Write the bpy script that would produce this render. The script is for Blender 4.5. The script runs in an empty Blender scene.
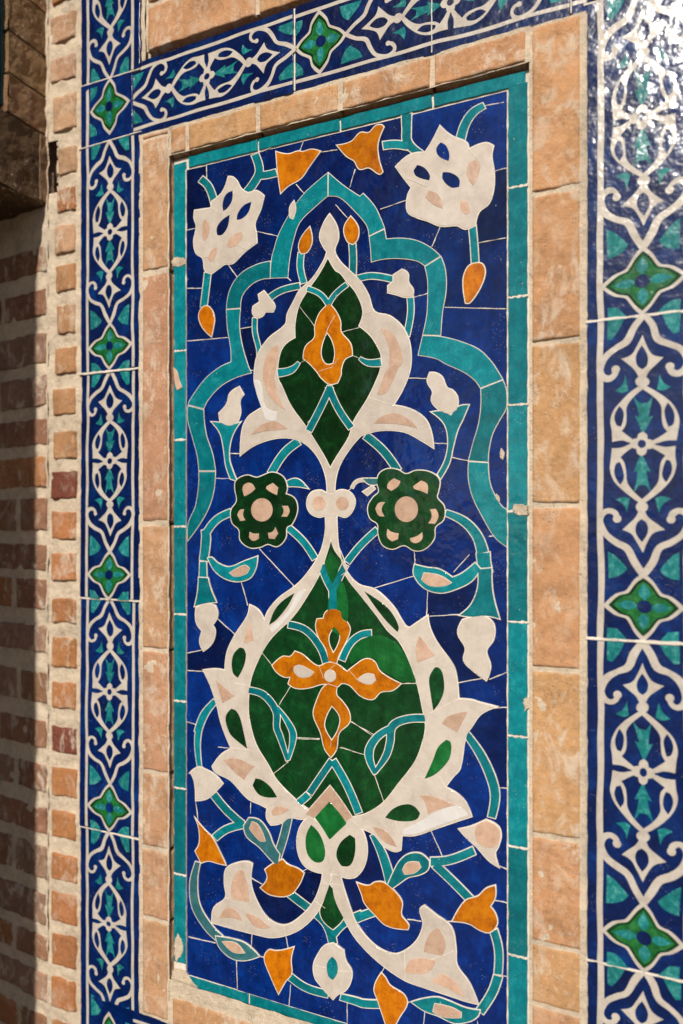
import bpy, bmesh, math, random
from mathutils import Vector, Matrix, noise
from mathutils.geometry import delaunay_2d_cdt
random.seed(7)
scene = bpy.context.scene
C = scene.collection

# ------------------------------------------------------------------ camera
FPX = 714.0                      # focal length in pixels of a 683x1024 frame
YAW = math.radians(24.0)
D = 0.822                        # distance of the camera from the mosaic plane (y = 0)
CZ = 1.50
cs, sn = math.cos(YAW), math.sin(YAW)
cam_d = bpy.data.cameras.new('camera')
cam = bpy.data.objects.new('camera', cam_d)
C.objects.link(cam)
scene.camera = cam
cam_d.sensor_fit = 'VERTICAL'
cam_d.sensor_height = 36.0
cam_d.lens = FPX/1024*36.0
cam_d.shift_y = 16.0/1024
cam_d.clip_start = 0.02
cam_d.clip_end = 500
cam_d.dof.use_dof = True
cam_d.dof.focus_distance = 0.90
cam_d.dof.aperture_fstop = 1.9
cam.location = (0, -D, CZ)
cam.rotation_euler = (math.pi/2, 0, YAW)

# ------------------------------------------------------------------ sky, sun, exposure
SUN_AZ, SUN_EL = math.radians(8.0), math.radians(33.5)
world = bpy.data.worlds.new('World')
scene.world = world
world.use_nodes = True
nt = world.node_tree
bg = nt.nodes['Background']
sky = nt.nodes.new('ShaderNodeTexSky')
sky.sky_type = 'NISHITA'
sky.sun_disc = False
sky.sun_elevation = SUN_EL
sky.sun_rotation = math.pi - SUN_AZ
sky.dust_density = 0.8
nt.links.new(sky.outputs[0], bg.inputs[0])
bg.inputs[1].default_value = 0.055
sl = bpy.data.lights.new('sun', 'SUN')
sl.energy = 4.1
sl.angle = math.radians(0.5)
sl.color = (1.0, 0.94, 0.85)
sun = bpy.data.objects.new('sun', sl)
C.objects.link(sun)
sdir = Vector((math.sin(SUN_AZ)*math.cos(SUN_EL), -math.cos(SUN_AZ)*math.cos(SUN_EL), math.sin(SUN_EL)))
sun.rotation_euler = sdir.to_track_quat('Z', 'Y').to_euler()
sun.location = (0.5, -3, 3)
scene.view_settings.view_transform = 'Standard'
scene.view_settings.look = 'None'
scene.view_settings.exposure = 0.0
scene.view_settings.gamma = 1.0

# ------------------------------------------------------------------ pixel -> plane helpers
def ray(px, py):
    u = px-341.5
    return Vector((-FPX*sn+u*cs, FPX*cs+u*sn, 528.0-py))
def at(px, py, d=0.0):
    """point of the plane y = -d seen at a pixel of the photograph -> (X, Z)"""
    r = ray(px, py)
    t = (D-d)/r.y
    return (r.x*t, CZ+r.z*t)
# left reveal: a plane hinged near the wall and receding to the left
BD = 0.006                       # plane of bands and brick column
HX = at(48.5, 528, BD)[0]
FROT = math.radians(6.0)
FN = Vector((math.sin(FROT), -math.cos(FROT), 0))
def at_facet(px, py):
    r = ray(px, py)
    o = Vector((0, -D, CZ))
    p0 = Vector((HX, -BD, CZ))
    t = (p0-o).dot(FN)/r.dot(FN)
    p = o+r*t
    return ((p.x-HX)/math.cos(FROT)+HX, p.z)   # coordinate along the facet, height

# ------------------------------------------------------------------ materials
def srgb(r, g, b):
    f = lambda c: c/12.92 if c <= .04045 else ((c+.055)/1.055)**2.4
    return (f(r/255), f(g/255), f(b/255), 1)
def new_mat(name):
    m = bpy.data.materials.new(name)
    m.use_nodes = True
    n = m.node_tree
    return m, n, n.nodes['Principled BSDF']
class NB:
    def __init__(s, n): s.n = n
    def node(s, t, **k):
        x = s.n.nodes.new(t)
        for a, v in k.items(): setattr(x, a, v)
        return x
    def link(s, a, b): s.n.links.new(a, b)
    def noise(s, co, scale, detail=4, rough=.55, dist=0):
        x = s.node('ShaderNodeTexNoise')
        x.inputs['Scale'].default_value = scale
        x.inputs['Detail'].default_value = detail
        x.inputs['Roughness'].default_value = rough
        x.inputs['Distortion'].default_value = dist
        s.link(co, x.inputs['Vector'])
        return x.outputs['Fac']
    def ramp(s, fac, stops):
        x = s.node('ShaderNodeValToRGB')
        e = x.color_ramp.elements
        while len(e) < len(stops): e.new(0.5)
        for i, (p, c) in enumerate(stops):
            e[i].position = p
            e[i].color = c if len(c) == 4 else (*c, 1)
        s.link(fac, x.inputs[0])
        return x.outputs[0]
    def mix(s, fac, a, b, mode='MIX'):
        x = s.node('ShaderNodeMix', data_type='RGBA', blend_type=mode)
        if hasattr(fac, 'links'): s.link(fac, x.inputs[0])
        else: x.inputs[0].default_value = fac
        for v, i in ((a, 6), (b, 7)):
            if hasattr(v, 'links'): s.link(v, x.inputs[i])
            else: x.inputs[i].default_value = v
        return x.outputs[2]
    def math(s, op, a, b=0.0, clamp=False):
        x = s.node('ShaderNodeMath', operation=op)
        x.use_clamp = clamp
        for v, i in ((a, 0), (b, 1)):
            if hasattr(v, 'links'): s.link(v, x.inputs[i])
            else: x.inputs[i].default_value = v
        return x.outputs[0]
    def bump(s, h, strength, dist, normal=None):
        x = s.node('ShaderNodeBump')
        x.inputs['Strength'].default_value = strength
        x.inputs['Distance'].default_value = dist
        s.link(h, x.inputs['Height'])
        if normal: s.link(normal, x.inputs['Normal'])
        return x.outputs[0]
def g(v): return (v, v, v, 1)

def glaze(name, dark, mid, light, scale=60, rough=.16, wave=.35, fleck=.72, fleckcol=(.62, .55, .46, 1), tint=.25, wave_scale=45, grime=.12, wave_d=.004):
    """fired glaze: uneven colour, fine pinholes, wavy glossy skin, thin dust"""
    m, n, b = new_mat(name)
    k = NB(n)
    geo = k.node('ShaderNodeNewGeometry').outputs['Position']
    oi = k.node('ShaderNodeObjectInfo')
    off = k.node('ShaderNodeVectorMath', operation='ADD')
    k.link(geo, off.inputs[0])
    sc = k.node('ShaderNodeVectorMath', operation='SCALE')
    cmb = k.node('ShaderNodeCombineXYZ')
    for i in range(3): k.link(oi.outputs['Random'], cmb.inputs[i])
    k.link(cmb.outputs[0], sc.inputs[0]); sc.inputs['Scale'].default_value = 3.7
    k.link(sc.outputs[0], off.inputs[1])
    co = off.outputs[0]
    n1 = k.noise(co, scale, 6, .62, .4)
    n2 = k.noise(co, scale*6, 4, .6)
    f = k.math('ADD', k.math('MULTIPLY', n1, .72), k.math('MULTIPLY', n2, .28))
    mpn = k.node('ShaderNodeMapping'); mpn.inputs['Rotation'].default_value = (0, .5, 0); mpn.inputs['Scale'].default_value = (1, 1, .22)
    k.link(co, mpn.inputs[0])
    n3 = k.noise(mpn.outputs[0], scale*3.2, 5, .65)
    f = k.math('ADD', k.math('MULTIPLY', f, .80), k.math('MULTIPLY', n3, .20))
    col = k.ramp(f, [(.33, dark), (.51, mid), (.71, light)])
    rnd = k.ramp(oi.outputs['Random'], [(0, g(1-tint)), (1, g(1+tint*.6))])
    # per-piece firing
    col = k.mix(1.0, col, rnd, 'MULTIPLY')
    # pale pinholes and chips
    v = k.node('ShaderNodeTexVoronoi'); v.inputs['Scale'].default_value = 420
    k.link(co, v.inputs['Vector'])
    cl = k.noise(co, 28, 3)
    hole = k.math('MULTIPLY', k.math('LESS_THAN', v.outputs['Distance'], .13), k.math('GREATER_THAN', cl, fleck-.13), True)
    col = k.mix(k.math('MULTIPLY', hole, .55), col, fleckcol)
    chip = k.ramp(k.noise(co, 150, 5, .7), [(fleck-.01, g(0)), (fleck+.02, g(1))])
    col = k.mix(k.math('MULTIPLY', chip, .8), col, fleckcol)
    # dust film
    du = k.ramp(k.noise(geo, 14, 6, .7), [(.45, g(0)), (.8, g(1))])
    col = k.mix(k.math('MULTIPLY', du, .10*grime), col, (.45, .40, .33, 1))
    k.link(col, b.inputs['Base Color'])
    ro = k.ramp(k.noise(co, 35, 5, .65), [(.35, g(rough*.45)), (.75, g(min(1, rough*.95)))])
    k.link(k.math('ADD', ro, k.math('MULTIPLY', chip, .4)), b.inputs['Roughness'])
    b.inputs['IOR'].default_value = 1.5
    w = k.noise(co, wave_scale, 2, .5)
    nb = k.bump(w, wave, wave_d)
    nb = k.bump(k.noise(co, 400, 2, .5), .05, .0008, nb)
    hb = k.math('ADD', hole, chip)
    nb = k.bump(hb, -.3, .0005, nb)
    k.link(nb, b.inputs['Normal'])
    return m

M = {}
M['blue'] = glaze('cobalt_glaze', (.0003, .006, .050, 1), (.0004, .016, .122, 1), (.0008, .038, .235, 1), 35, .09, fleck=.71, tint=.6)
M['turq'] = glaze('turquoise_glaze', (.0008, .115, .145, 1), (.0015, .19, .22, 1), (.02, .30, .32, 1), 70, .11, fleck=.70, tint=.28)
M['slate'] = glaze('slate_turquoise_glaze', (.02, .10, .12, 1), (.035, .15, .17, 1), (.09, .22, .22, 1), 70, .18, fleck=.72, tint=.2)
M['cream'] = glaze('cream_glaze', (.48, .41, .345, 1), (.59, .515, .44, 1), (.66, .59, .52, 1), 40, .20, fleck=.80, fleckcol=(.40, .30, .22, 1), tint=.09)
M['pink'] = glaze('bare_pink_clay', (.44, .27, .18, 1), (.58, .38, .27, 1), (.68, .50, .38, 1), 80, .5, fleck=.72, tint=.16)
M['orange'] = glaze('amber_glaze', (.26, .055, .002, 1), (.54, .155, .003, 1), (.68, .25, .006, 1), 70, .16, fleck=.76, fleckcol=(.25, .08, .01, 1), tint=.22)
M['green'] = glaze('bottle_green_glaze', (.0015, .018, .006, 1), (.003, .042, .011, 1), (.008, .10, .022, 1), 55, .12, fleck=.76, fleckcol=(.10, .15, .06, 1), tint=.45)
M['green2'] = glaze('bright_green_glaze', (.003, .06, .012, 1), (.006, .12, .025, 1), (.02, .20, .045, 1), 55, .12, fleck=.76, fleckcol=(.10, .15, .06, 1), tint=.3)
M['white'] = glaze('white_glaze', (.60, .57, .54, 1), (.68, .65, .62, 1), (.74, .72, .70, 1), 40, .16, fleck=.80, tint=.08)
M['tblue'] = glaze('painted_blue_glaze', (.0003, .005, .035, 1), (.0005, .013, .090, 1), (.002, .045, .21, 1), 30, .28, wave=.5, fleck=.75, tint=.3, wave_scale=75, wave_d=.0021)
M['twhite'] = glaze('painted_white_glaze', (.43, .37, .31, 1), (.56, .50, .43, 1), (.65, .60, .53, 1), 60, .34, wave=.5, fleck=.79, fleckcol=(.30, .20, .12, 1), tint=.05, wave_scale=75, wave_d=.0021)
M['tteal'] = glaze('painted_teal_glaze', (.003, .09, .10, 1), (.010, .20, .20, 1), (.16, .46, .42, 1), 160, .26, wave=.5, fleck=.77, tint=.2, wave_scale=75, wave_d=.0021)
M['tgreen'] = glaze('painted_green_glaze', (.004, .05, .012, 1), (.010, .13, .028, 1), (.05, .26, .07, 1), 120, .26, wave=.5, fleck=.78, tint=.15, wave_scale=75, wave_d=.0021)

def masonry(name, base=None, lime=.35, bumps=1.0, mortar=False, smear=.85):
    m, n, b = new_mat(name)
    k = NB(n)
    co = k.node('ShaderNodeNewGeometry').outputs['Position']
    oi = k.node('ShaderNodeObjectInfo')
    c0 = base if base else oi.outputs['Color']
    n1 = k.noise(co, 22, 8, .68, .3)
    n2 = k.noise(co, 130, 6, .7)
    f = k.math('ADD', k.math('MULTIPLY', n1, .6), k.math('MULTIPLY', n2, .4))
    tone = k.ramp(f, [(.30, g(.52)), (.5, g(.98)), (.72, g(1.30))])
    col = k.mix(1.0, c0, tone, 'MULTIPLY')
    # lime wash and smears, stretched vertically
    mp = k.node('ShaderNodeMapping'); mp.inputs['Scale'].default_value = (1.25, 1.0, .75)
    k.link(co, mp.inputs[0])
    s = k.noise(mp.outputs[0], 42, 8, .72, .6)
    li = k.ramp(s, [(.60-lime*.25, g(0)), (.70-lime*.22, g(1))])
    sp_ = k.ramp(k.noise(co, 260, 4, .75), [(.60, g(0)), (.66, g(1))])
    big = k.ramp(k.noise(co, 9, 3, .6), [(.42, g(0)), (.62, g(1))])
    li = k.math('MAXIMUM', k.math('MULTIPLY', li, k.math('ADD', k.math('MULTIPLY', big, .75), .35)), k.math('MULTIPLY', k.math('MULTIPLY', sp_, big), .9), True)
    col = k.mix(k.math('MULTIPLY', li, smear if not mortar else .4), col, (.70, .58, .45, 1) if not mortar else (.74, .64, .50, 1))
    # dark pits
    v = k.node('ShaderNodeTexVoronoi'); v.inputs['Scale'].default_value = 330
    k.link(co, v.inputs['Vector'])
    pit = k.math('MULTIPLY', k.math('LESS_THAN', v.outputs['Distance'], .24), k.math('GREATER_THAN', k.noise(co, 55, 4, .6), .56))
    col = k.mix(k.math('MULTIPLY', pit, .55), col, (.06, .035, .02, 1))
    k.link(col, b.inputs['Base Color'])
    b.inputs['Roughness'].default_value = .82
    b.inputs['Specular IOR Level'].default_value = .25
    h = k.noise(co, 90, 8, .72)
    h2 = k.noise(co, 420, 5, .7)
    nb = k.bump(h, .75*bumps, .005)
    nb = k.bump(h2, .7*bumps, .0014, nb)
    nb = k.bump(pit, -.6, .0012, nb)
    k.link(nb, b.inputs['Normal'])
    return m
M['brick'] = masonry('fired_brick')
M['mortar'] = masonry('lime_mortar', (.74, .60, .44, 1), .5, 1.25, True)
M['grout'] = masonry('white_grout', (.78, .70, .60, 1), .4, .4, True)
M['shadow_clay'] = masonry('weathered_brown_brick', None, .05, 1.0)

M['smooth_brick'] = masonry('worn_smooth_brick', None, .42, .75, smear=.75)
M['shade_toned_tile'] = glaze('shade_toned_teal_glaze', (.003, .012, .015, 1), (.006, .025, .03, 1), (.01, .05, .055, 1))  # teal of the corbel facing, its shade put into the glaze colour
def wallmat():
    m, n, b = new_mat('brickwork')
    k = NB(n)
    tc = k.node('ShaderNodeNewGeometry').outputs['Position']
    sp = k.node('ShaderNodeSeparateXYZ'); k.link(tc, sp.inputs[0])
    cb = k.node('ShaderNodeCombineXYZ')
    k.link(k.math('ADD', sp.outputs[0], sp.outputs[1]), cb.inputs[0]); k.link(sp.outputs[2], cb.inputs[1])
    br = k.node('ShaderNodeTexBrick')
    k.link(cb.outputs[0], br.inputs[0])
    br.inputs['Color1'].default_value = (.34, .17, .09, 1)
    br.inputs['Color2'].default_value = (.46, .26, .15, 1)
    br.inputs['Mortar'].default_value = (.58, .48, .35, 1)
    br.inputs['Scale'].default_value = 1
    br.inputs['Brick Width'].default_value = .22
    br.inputs['Row Height'].default_value = .066
    br.inputs['Mortar Size'].default_value = .007
    t = k.ramp(k.noise(tc, 60, 7, .7), [(.3, g(.6)), (.7, g(1.25))])
    k.link(k.mix(1.0, br.outputs[0], t, 'MULTIPLY'), b.inputs['Base Color'])
    b.inputs['Roughness'].default_value = .9
    nb = k.bump(br.outputs['Fac'], -.6, .004)
    nb = k.bump(k.noise(tc, 120, 6, .7), .5, .003, nb)
    k.link(nb, b.inputs['Normal'])
    return m
M['wall'] = wallmat()

# ------------------------------------------------------------------ object helpers
def tag(o, label=None, cat=None, group=None, kind=None):
    if label: o['label'] = label
    if cat: o['category'] = cat
    if group: o['group'] = group
    if kind: o['kind'] = kind
    return o
def link_mesh(name, me, mat, parent=None):
    o = bpy.data.objects.new(name, me)
    C.objects.link(o)
    if mat:
        me.materials.clear(); me.materials.append(mat)
    if parent:
        o.parent = parent
    return o
def empty(name, loc, label, cat):
    o = bpy.data.objects.new(name, None)
    C.objects.link(o)
    o.location = loc
    o.empty_display_size = .05
    return tag(o, label, cat)
def put(o, parent):
    """parent keeping world placement (parents are only translated)"""
    if parent is None: return o
    o.parent = parent
    w = Vector((0, 0, 0)); p = parent
    while p: w += p.location; p = p.parent
    o.data.transform(Matrix.Translation(-w))
    return o

def smooth(pts, closed=True, sub=4, thr=52):
    n = len(pts)
    P = [Vector(p) for p in pts]
    def corner(i):
        if not closed and i in (0, n-1): return True
        a = P[i]-P[i-1]; b = P[(i+1) % n]-P[i]
        if a.length < 1e-9 or b.length < 1e-9: return True
        return abs(a.angle_signed(b)) > math.radians(thr)
    cor = [corner(i) for i in range(n)]
    tan = []
    for i in range(n):
        if not closed and i in (0, n-1): tan.append(Vector((0, 0)))
        else: tan.append((P[(i+1) % n]-P[i-1])*.5)
    out = []
    segs = n if closed else n-1
    for i in range(segs):
        j = (i+1) % n
        p0, p1 = P[i], P[j]
        ch = p1-p0
        L = ch.length
        def tg(t, c, far):
            if c: return None
            return t.normalized()*L if t.length > 1e-9 else ch
        m0 = tg(tan[i], cor[i], 0); m1 = tg(tan[j], cor[j], 0)
        if m0 is None and m1 is None: m0 = m1 = ch
        elif m0 is None: m0 = (ch*1.5-m1*.5)
        elif m1 is None: m1 = (ch*1.5-m0*.5)
        for s in range(sub):
            t = s/sub
            h = (2*t**3-3*t**2+1, t**3-2*t**2+t, -2*t**3+3*t**2, t**3-t**2)
            out.append(p0*h[0]+m0*h[1]+p1*h[2]+m1*h[3])
    if not closed: out.append(P[-1])
    return out

def stroke(pts, w, sub=5, taper=None):
    """polyline -> outline; w a number or a list of widths per point"""
    s = smooth(pts, False, sub, 75)
    n = len(s)
    ws = w if isinstance(w, (list, tuple)) else [w]*len(pts)
    L, R = [], []
    for i, p in enumerate(s):
        a = s[max(0, i-1)]; b = s[min(n-1, i+1)]
        t = (b-a).normalized()
        f = i/sub; k = min(int(f), len(ws)-2); fr = min(1, f-k)
        wd = ws[k]*(1-fr)+ws[k+1]*fr
        nn = Vector((-t.y, t.x))*wd*.5
        L.append(p+nn); R.append(p-nn)
    return L+R[::-1]

_idx = [0]
def plate(name, loops, top, mat, parent=None, bev=.0004, base=-.001, offset=0.0, y0=0.0, ret_mesh=False):
    """filled outline(s) in wall coordinates (X, Z) -> solid plate standing `top` proud of plane y = -y0"""
    cu = bpy.data.curves.new(name, 'CURVE')
    cu.dimensions = '2D'
    cu.fill_mode = 'BOTH'
    for lp in loops:
        sp = cu.splines.new('POLY')
        sp.points.add(len(lp)-1)
        sp.use_cyclic_u = True
        for i, p in enumerate(lp): sp.points[i].co = (p[0], p[1], 0, 1)
    H = (top-base)*.5
    cu.bevel_depth = bev
    cu.bevel_resolution = 1
    cu.extrude = max(H-bev, 0)
    cu.offset = offset-bev
    ob = bpy.data.objects.new('tmp', cu)
    me = bpy.data.meshes.new_from_object(ob)
    bpy.data.objects.remove(ob); bpy.data.curves.remove(cu)
    me.transform(Matrix.Translation((0, 0, (top+base)*.5)))
    me.transform(Matrix.Rotation(math.pi/2, 4, 'X'))
    me.transform(Matrix.Translation((0, -y0, 0)))
    if ret_mesh: return me
    me.name = name
    o = link_mesh(name, me, mat)
    put(o, parent)
    return o
def join_meshes(name, meshes, mat, parent=None):
    bm = bmesh.new()
    for m in meshes:
        bm.from_mesh(m); bpy.data.meshes.remove(m)
    me = bpy.data.meshes.new(name); bm.to_mesh(me); bm.free()
    o = link_mesh(name, me, mat)
    put(o, parent)
    return o
# ================================================================== ground and carrying wall
me = bpy.data.meshes.new('ground')
s = 120
me.from_pydata([(-s, -s, 0), (s, -s, 0), (s, 2, 0), (-s, 2, 0)], [], [(0, 1, 2, 3)])
gm, gn, gb = new_mat('pale_paving')
k = NB(gn)
gco = k.node('ShaderNodeNewGeometry').outputs['Position']
k.link(k.ramp(k.noise(gco, 6, 8, .6), [(.3, (.10, .08, .06, 1)), (.7, (.16, .13, .10, 1))]), gb.inputs['Base Color'])
gb.inputs['Roughness'].default_value = .9
tag(link_mesh('ground', me, gm), kind='structure')

def box_bm(bm, x0, x1, y0, y1, z0, z1):
    v = [bm.verts.new(p) for p in ((x0,y0,z0),(x1,y0,z0),(x1,y1,z0),(x0,y1,z0),(x0,y0,z1),(x1,y0,z1),(x1,y1,z1),(x0,y1,z1))]
    for f in ((0,3,2,1),(4,5,6,7),(0,1,5,4),(1,2,6,5),(2,3,7,6),(3,0,4,7)): bm.faces.new([v[i] for i in f])
def box_obj(name, boxes, mat, parent=None):
    bm = bmesh.new()
    for b in boxes: box_bm(bm, *b)
    me = bpy.data.meshes.new(name); bm.to_mesh(me); bm.free()
    return put(link_mesh(name, me, mat), parent)

PX0, PX1 = at(174, 0)[0], at(528.5, 0)[0]
PZ1, PZ0 = CZ+.636*D, CZ-.783*D
LB = at(110.3, 0, BD)[0]                                   # axis of the left band
RB = at(643, 0, BD)[0]
TL = .4175*(D-BD)                                          # length of one border tile
HW = .1245*TL                                              # half width between its white lines
EDGE = 1.32
TBZ = CZ+.7539*(D-BD)                                      # axis of the top band
BBZ = TBZ-4.0*TL-.001                                      # axis of the bottom band

wall = empty('brick_wall', (-.9, .02, 0), 'old brick wall carrying the tile bands, its pale mortar joints wide and its far left in shade', 'wall')
# solid core of the wall, behind everything (the mosaic niche is recessed into it)
HZ1, HZ0 = at(50, 141, BD)[1], at(50, 193, BD)[1]
HXR = at(57, 0, BD)[0]
box_obj('core', [(HX-.06, HXR+.001, .004, .35, 0, HZ0), (HX-.06, HXR+.001, .004, .35, HZ1, 3.4), (HX-.06, HXR+.001, .10, .35, HZ0, HZ1), (HXR+.001, PX0-.03, .004, .35, 0, 3.4), (PX1+.03, 1.6, .004, .35, 0, 3.4),
                 (PX0-.03, PX1+.03, .012, .35, 0, 3.4)], M['wall'], wall)
# brickwork outside the decorated field
box_obj('plain_brickwork', [(RB+HW*EDGE+.085, 1.6, -.004, .004, 0, 3.4),
                            (HX+.01, RB+HW*EDGE+.085, -.004, .004, 0, BBZ-HW*EDGE-.25)], M['wall'], wall)

def sheet(name, x0, x1, z0, z1, d, mat, parent, res=.0035, amp=.0016, facet=False, seed=0.0, skip=None):
    """mortar bed: a finely modelled uneven sheet in plane y=-d"""
    nx = max(2, int((x1-x0)/res)); nz = max(2, int((z1-z0)/res))
    vs, fs = [], []
    for j in range(nz+1):
        for i in range(nx+1):
            x = x0+(x1-x0)*i/nx; z = z0+(z1-z0)*j/nz
            h = noise.fractal(Vector((x*38+seed, z*38, seed)), .9, 2.1, 5)*amp*1.6 + noise.noise(Vector((x*11, z*11, seed+4)))*amp*.6
            if facet: p = facet_pt(x, z, h)
            else: p = (x, -d-h, z)
            vs.append(p)
    for j in range(nz):
        for i in range(nx):
            a = j*(nx+1)+i
            if skip and skip(x0+(x1-x0)*(i+.5)/nx, z0+(z1-z0)*(j+.5)/nz): continue
            fs.append((a, a+1, a+nx+2, a+nx+1))
    me = bpy.data.meshes.new(name)
    me.from_pydata(vs, [], fs)
    for p in me.polygons: p.use_smooth = True
    return put(link_mesh(name, me, mat), parent)
def facet_pt(x, z, h):
    s = x-HX
    return (HX+s*math.cos(FROT)+FN.x*h, -BD+s*math.sin(FROT)*-1+FN.y*h, z)

bricks = 0
def brick(quad, d, parent, color, name='brick', facet=False, proud=.0022, rnd=.004, seed=None, mat=None, rough=1.0, label=None, thick=.012):
    """quad: (X,Z) corners tl, tr, br, bl -> worn brick face with rounded irregular arrises"""
    global bricks
    bricks += 1
    sd = bricks*7.31 if seed is None else seed
    tl, tr, br_, bl = [Vector(q) for q in quad]
    w = max((tr-tl).length, .01); h = max((tl-bl).length, .01)
    nx = min(70, max(8, int(w/.0028))); nz = min(70, max(8, int(h/.0028)))
    vs, fs = [], []
    def P(u, v, hh):
        p = (bl*(1-u)+br_*u)*(1-v)+(tl*(1-u)+tr*u)*v
        if facet: return facet_pt(p.x, p.y, hh)
        return (p.x, -d-hh, p.y)
    for j in range(nz+1):
        for i in range(nx+1):
            u, v = i/nx, j/nz
            p = (bl*(1-u)+br_*u)*(1-v)+(tl*(1-u)+tr*u)*v
            n1 = noise.fractal(Vector((p.x*55, p.y*55, sd)), .9, 2, 4)
            n2 = noise.noise(Vector((p.x*14, p.y*14, sd+9)))
            # edge wobble
            eu = noise.noise(Vector((sd, v*h*70, 3.1)))*.0013*rough/w; ev = noise.noise(Vector((u*w*70, sd, 7.7)))*.0013*rough/h
            uu = min(max(u, 0), 1); vv = min(max(v, 0), 1)
            du = min(u, 1-u)*w; dv = min(v, 1-v)*h
            e = min(du, dv)+n1*.0022*rough
            k = 1 if e > rnd else max(0, e/rnd)
            hh = proud*(1-(1-k)**2*1.35)+(n1*.0007+n2*.0009)*rough
            if i in (0, nx) or j in (0, nz): hh = -thick
            uu += eu*(1-abs(2*u-1)) if i not in (0, nx) else eu
            vv += ev if True else 0
            vs.append(P(uu, vv, hh))
    for j in range(nz):
        for i in range(nx):
            a = j*(nx+1)+i
            fs.append((a, a+1, a+nx+2, a+nx+1))
    me = bpy.data.meshes.new(name)
    me.from_pydata(vs, [], fs)
    for p in me.polygons: p.use_smooth = True
    o = put(link_mesh(name, me, mat or M['brick'], None), parent)
    o.color = color
    if label: o['label'] = label
    return o

def jit(c, a=.12):
    k = 1+random.uniform(-a, a)
    return (c[0]*k, c[1]*k*(1+random.uniform(-.04, .04)), c[2]*k, 1)
SAND = (.55, .295, .14, 1)
PALE = (.52, .28, .155, 1)
RUST = (.46, .195, .075, 1)
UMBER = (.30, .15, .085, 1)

# ------------------------------------------------------------------ brick column left of the band, and left reveal
CX0 = HX
CX1 = LB-HW*EDGE+.002
sheet('mortar_bed', CX0-.001, CX1, .55, 2.6, BD-.001, M['mortar'], wall, amp=.0017, seed=2.0, res=.0028, skip=lambda x, z: x < HXR+.0015*noise.noise(Vector((z*120, 0, 0))) and HZ0 < z < HZ1)
colrows = [(-28, 2), (13, 42), (55, 81), (94, 132), (147, 176), (187, 213), (224, 255), (264, 293), (304, 335), (346, 375), (387, 416), (430, 460), (470, 500),
           (510, 540), (552, 582), (597, 624), (637, 669), (681, 710), (726, 754), (767, 798), (811, 840), (854, 882),
           (892, 924), (934, 968), (978, 1010), (1022, 1052), (1066, 1096), (1110, 1140), (1155, 1185)]
xl = {13: 50, 55: 50, 94: 53, 147: 58, 187: 57, 224: 55, 264: 56, 304: 57, 346: 55, 387: 53, 430: 53, 470: 51.5}
for (a, b) in colrows:
    x0 = xl.get(a, 51.5); x1 = 77.5
    x1 += random.uniform(-1.2, .8)
    sl_ = (( (a+b)/2)-528)/(1262+65)
    dy0 = sl_*(x0-65); dy1 = sl_*(x1-65)
    q = [at(x0, a+dy0, BD), at(x1, a+dy1, BD), at(x1, b+dy1, BD), at(x0, b+dy0, BD)]
    c = jit(RUST)
    if a in (470, 726): c = (.22, .065, .038, 1)
    elif a in (224, 147, 13, 55, 94): c = jit((.55, .32, .19))
    elif a in (264, 304, 346, 387, 430): c = (.47, .24, .11, 1)
    brick(q, BD, wall, c, proud=.0024, rnd=.002, rough=1.6, label='dark red brick' if c[1] < .07 else None)

# reveal: mortar bed and long bricks
FX0 = at_facet(-160, 528)[0]
sheet('mortar_bed', FX0, HX-.0005, .55, 2.6, 0, M['mortar'], wall, amp=.0018, facet=True, seed=11.0)
rows = [(170,200),(245, 273), (288, 317), (331, 365), (374, 407), (417, 446), (455, 488), (497, 532), (543, 572), (578, 611), (625, 654), (671, 704),
        (719, 749), (763, 793), (806, 835), (845, 880), (892, 926), (935, 962), (972, 1002), (1014, 1046), (1058, 1090), (1102, 1134)]
joint = {497: 11, 578: 6, 671: 12, 763: 9, 845: 5, 935: 6, 1014: 12, 417: None, 455: None, 170: 10, 288: -8, 374: -14}
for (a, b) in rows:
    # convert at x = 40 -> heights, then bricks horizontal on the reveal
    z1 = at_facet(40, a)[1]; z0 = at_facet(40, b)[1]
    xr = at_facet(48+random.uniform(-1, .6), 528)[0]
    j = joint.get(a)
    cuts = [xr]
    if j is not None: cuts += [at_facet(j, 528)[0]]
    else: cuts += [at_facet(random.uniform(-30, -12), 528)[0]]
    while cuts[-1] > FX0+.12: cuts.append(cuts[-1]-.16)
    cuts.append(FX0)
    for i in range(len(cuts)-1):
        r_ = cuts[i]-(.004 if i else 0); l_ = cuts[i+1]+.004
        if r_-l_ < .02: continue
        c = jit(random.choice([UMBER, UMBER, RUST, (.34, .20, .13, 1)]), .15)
        brick([(l_, z1), (r_, z1), (r_, z0), (l_, z0)], 0, wall, c, facet=True, proud=.0024, rnd=.0025, rough=1.6)
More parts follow.
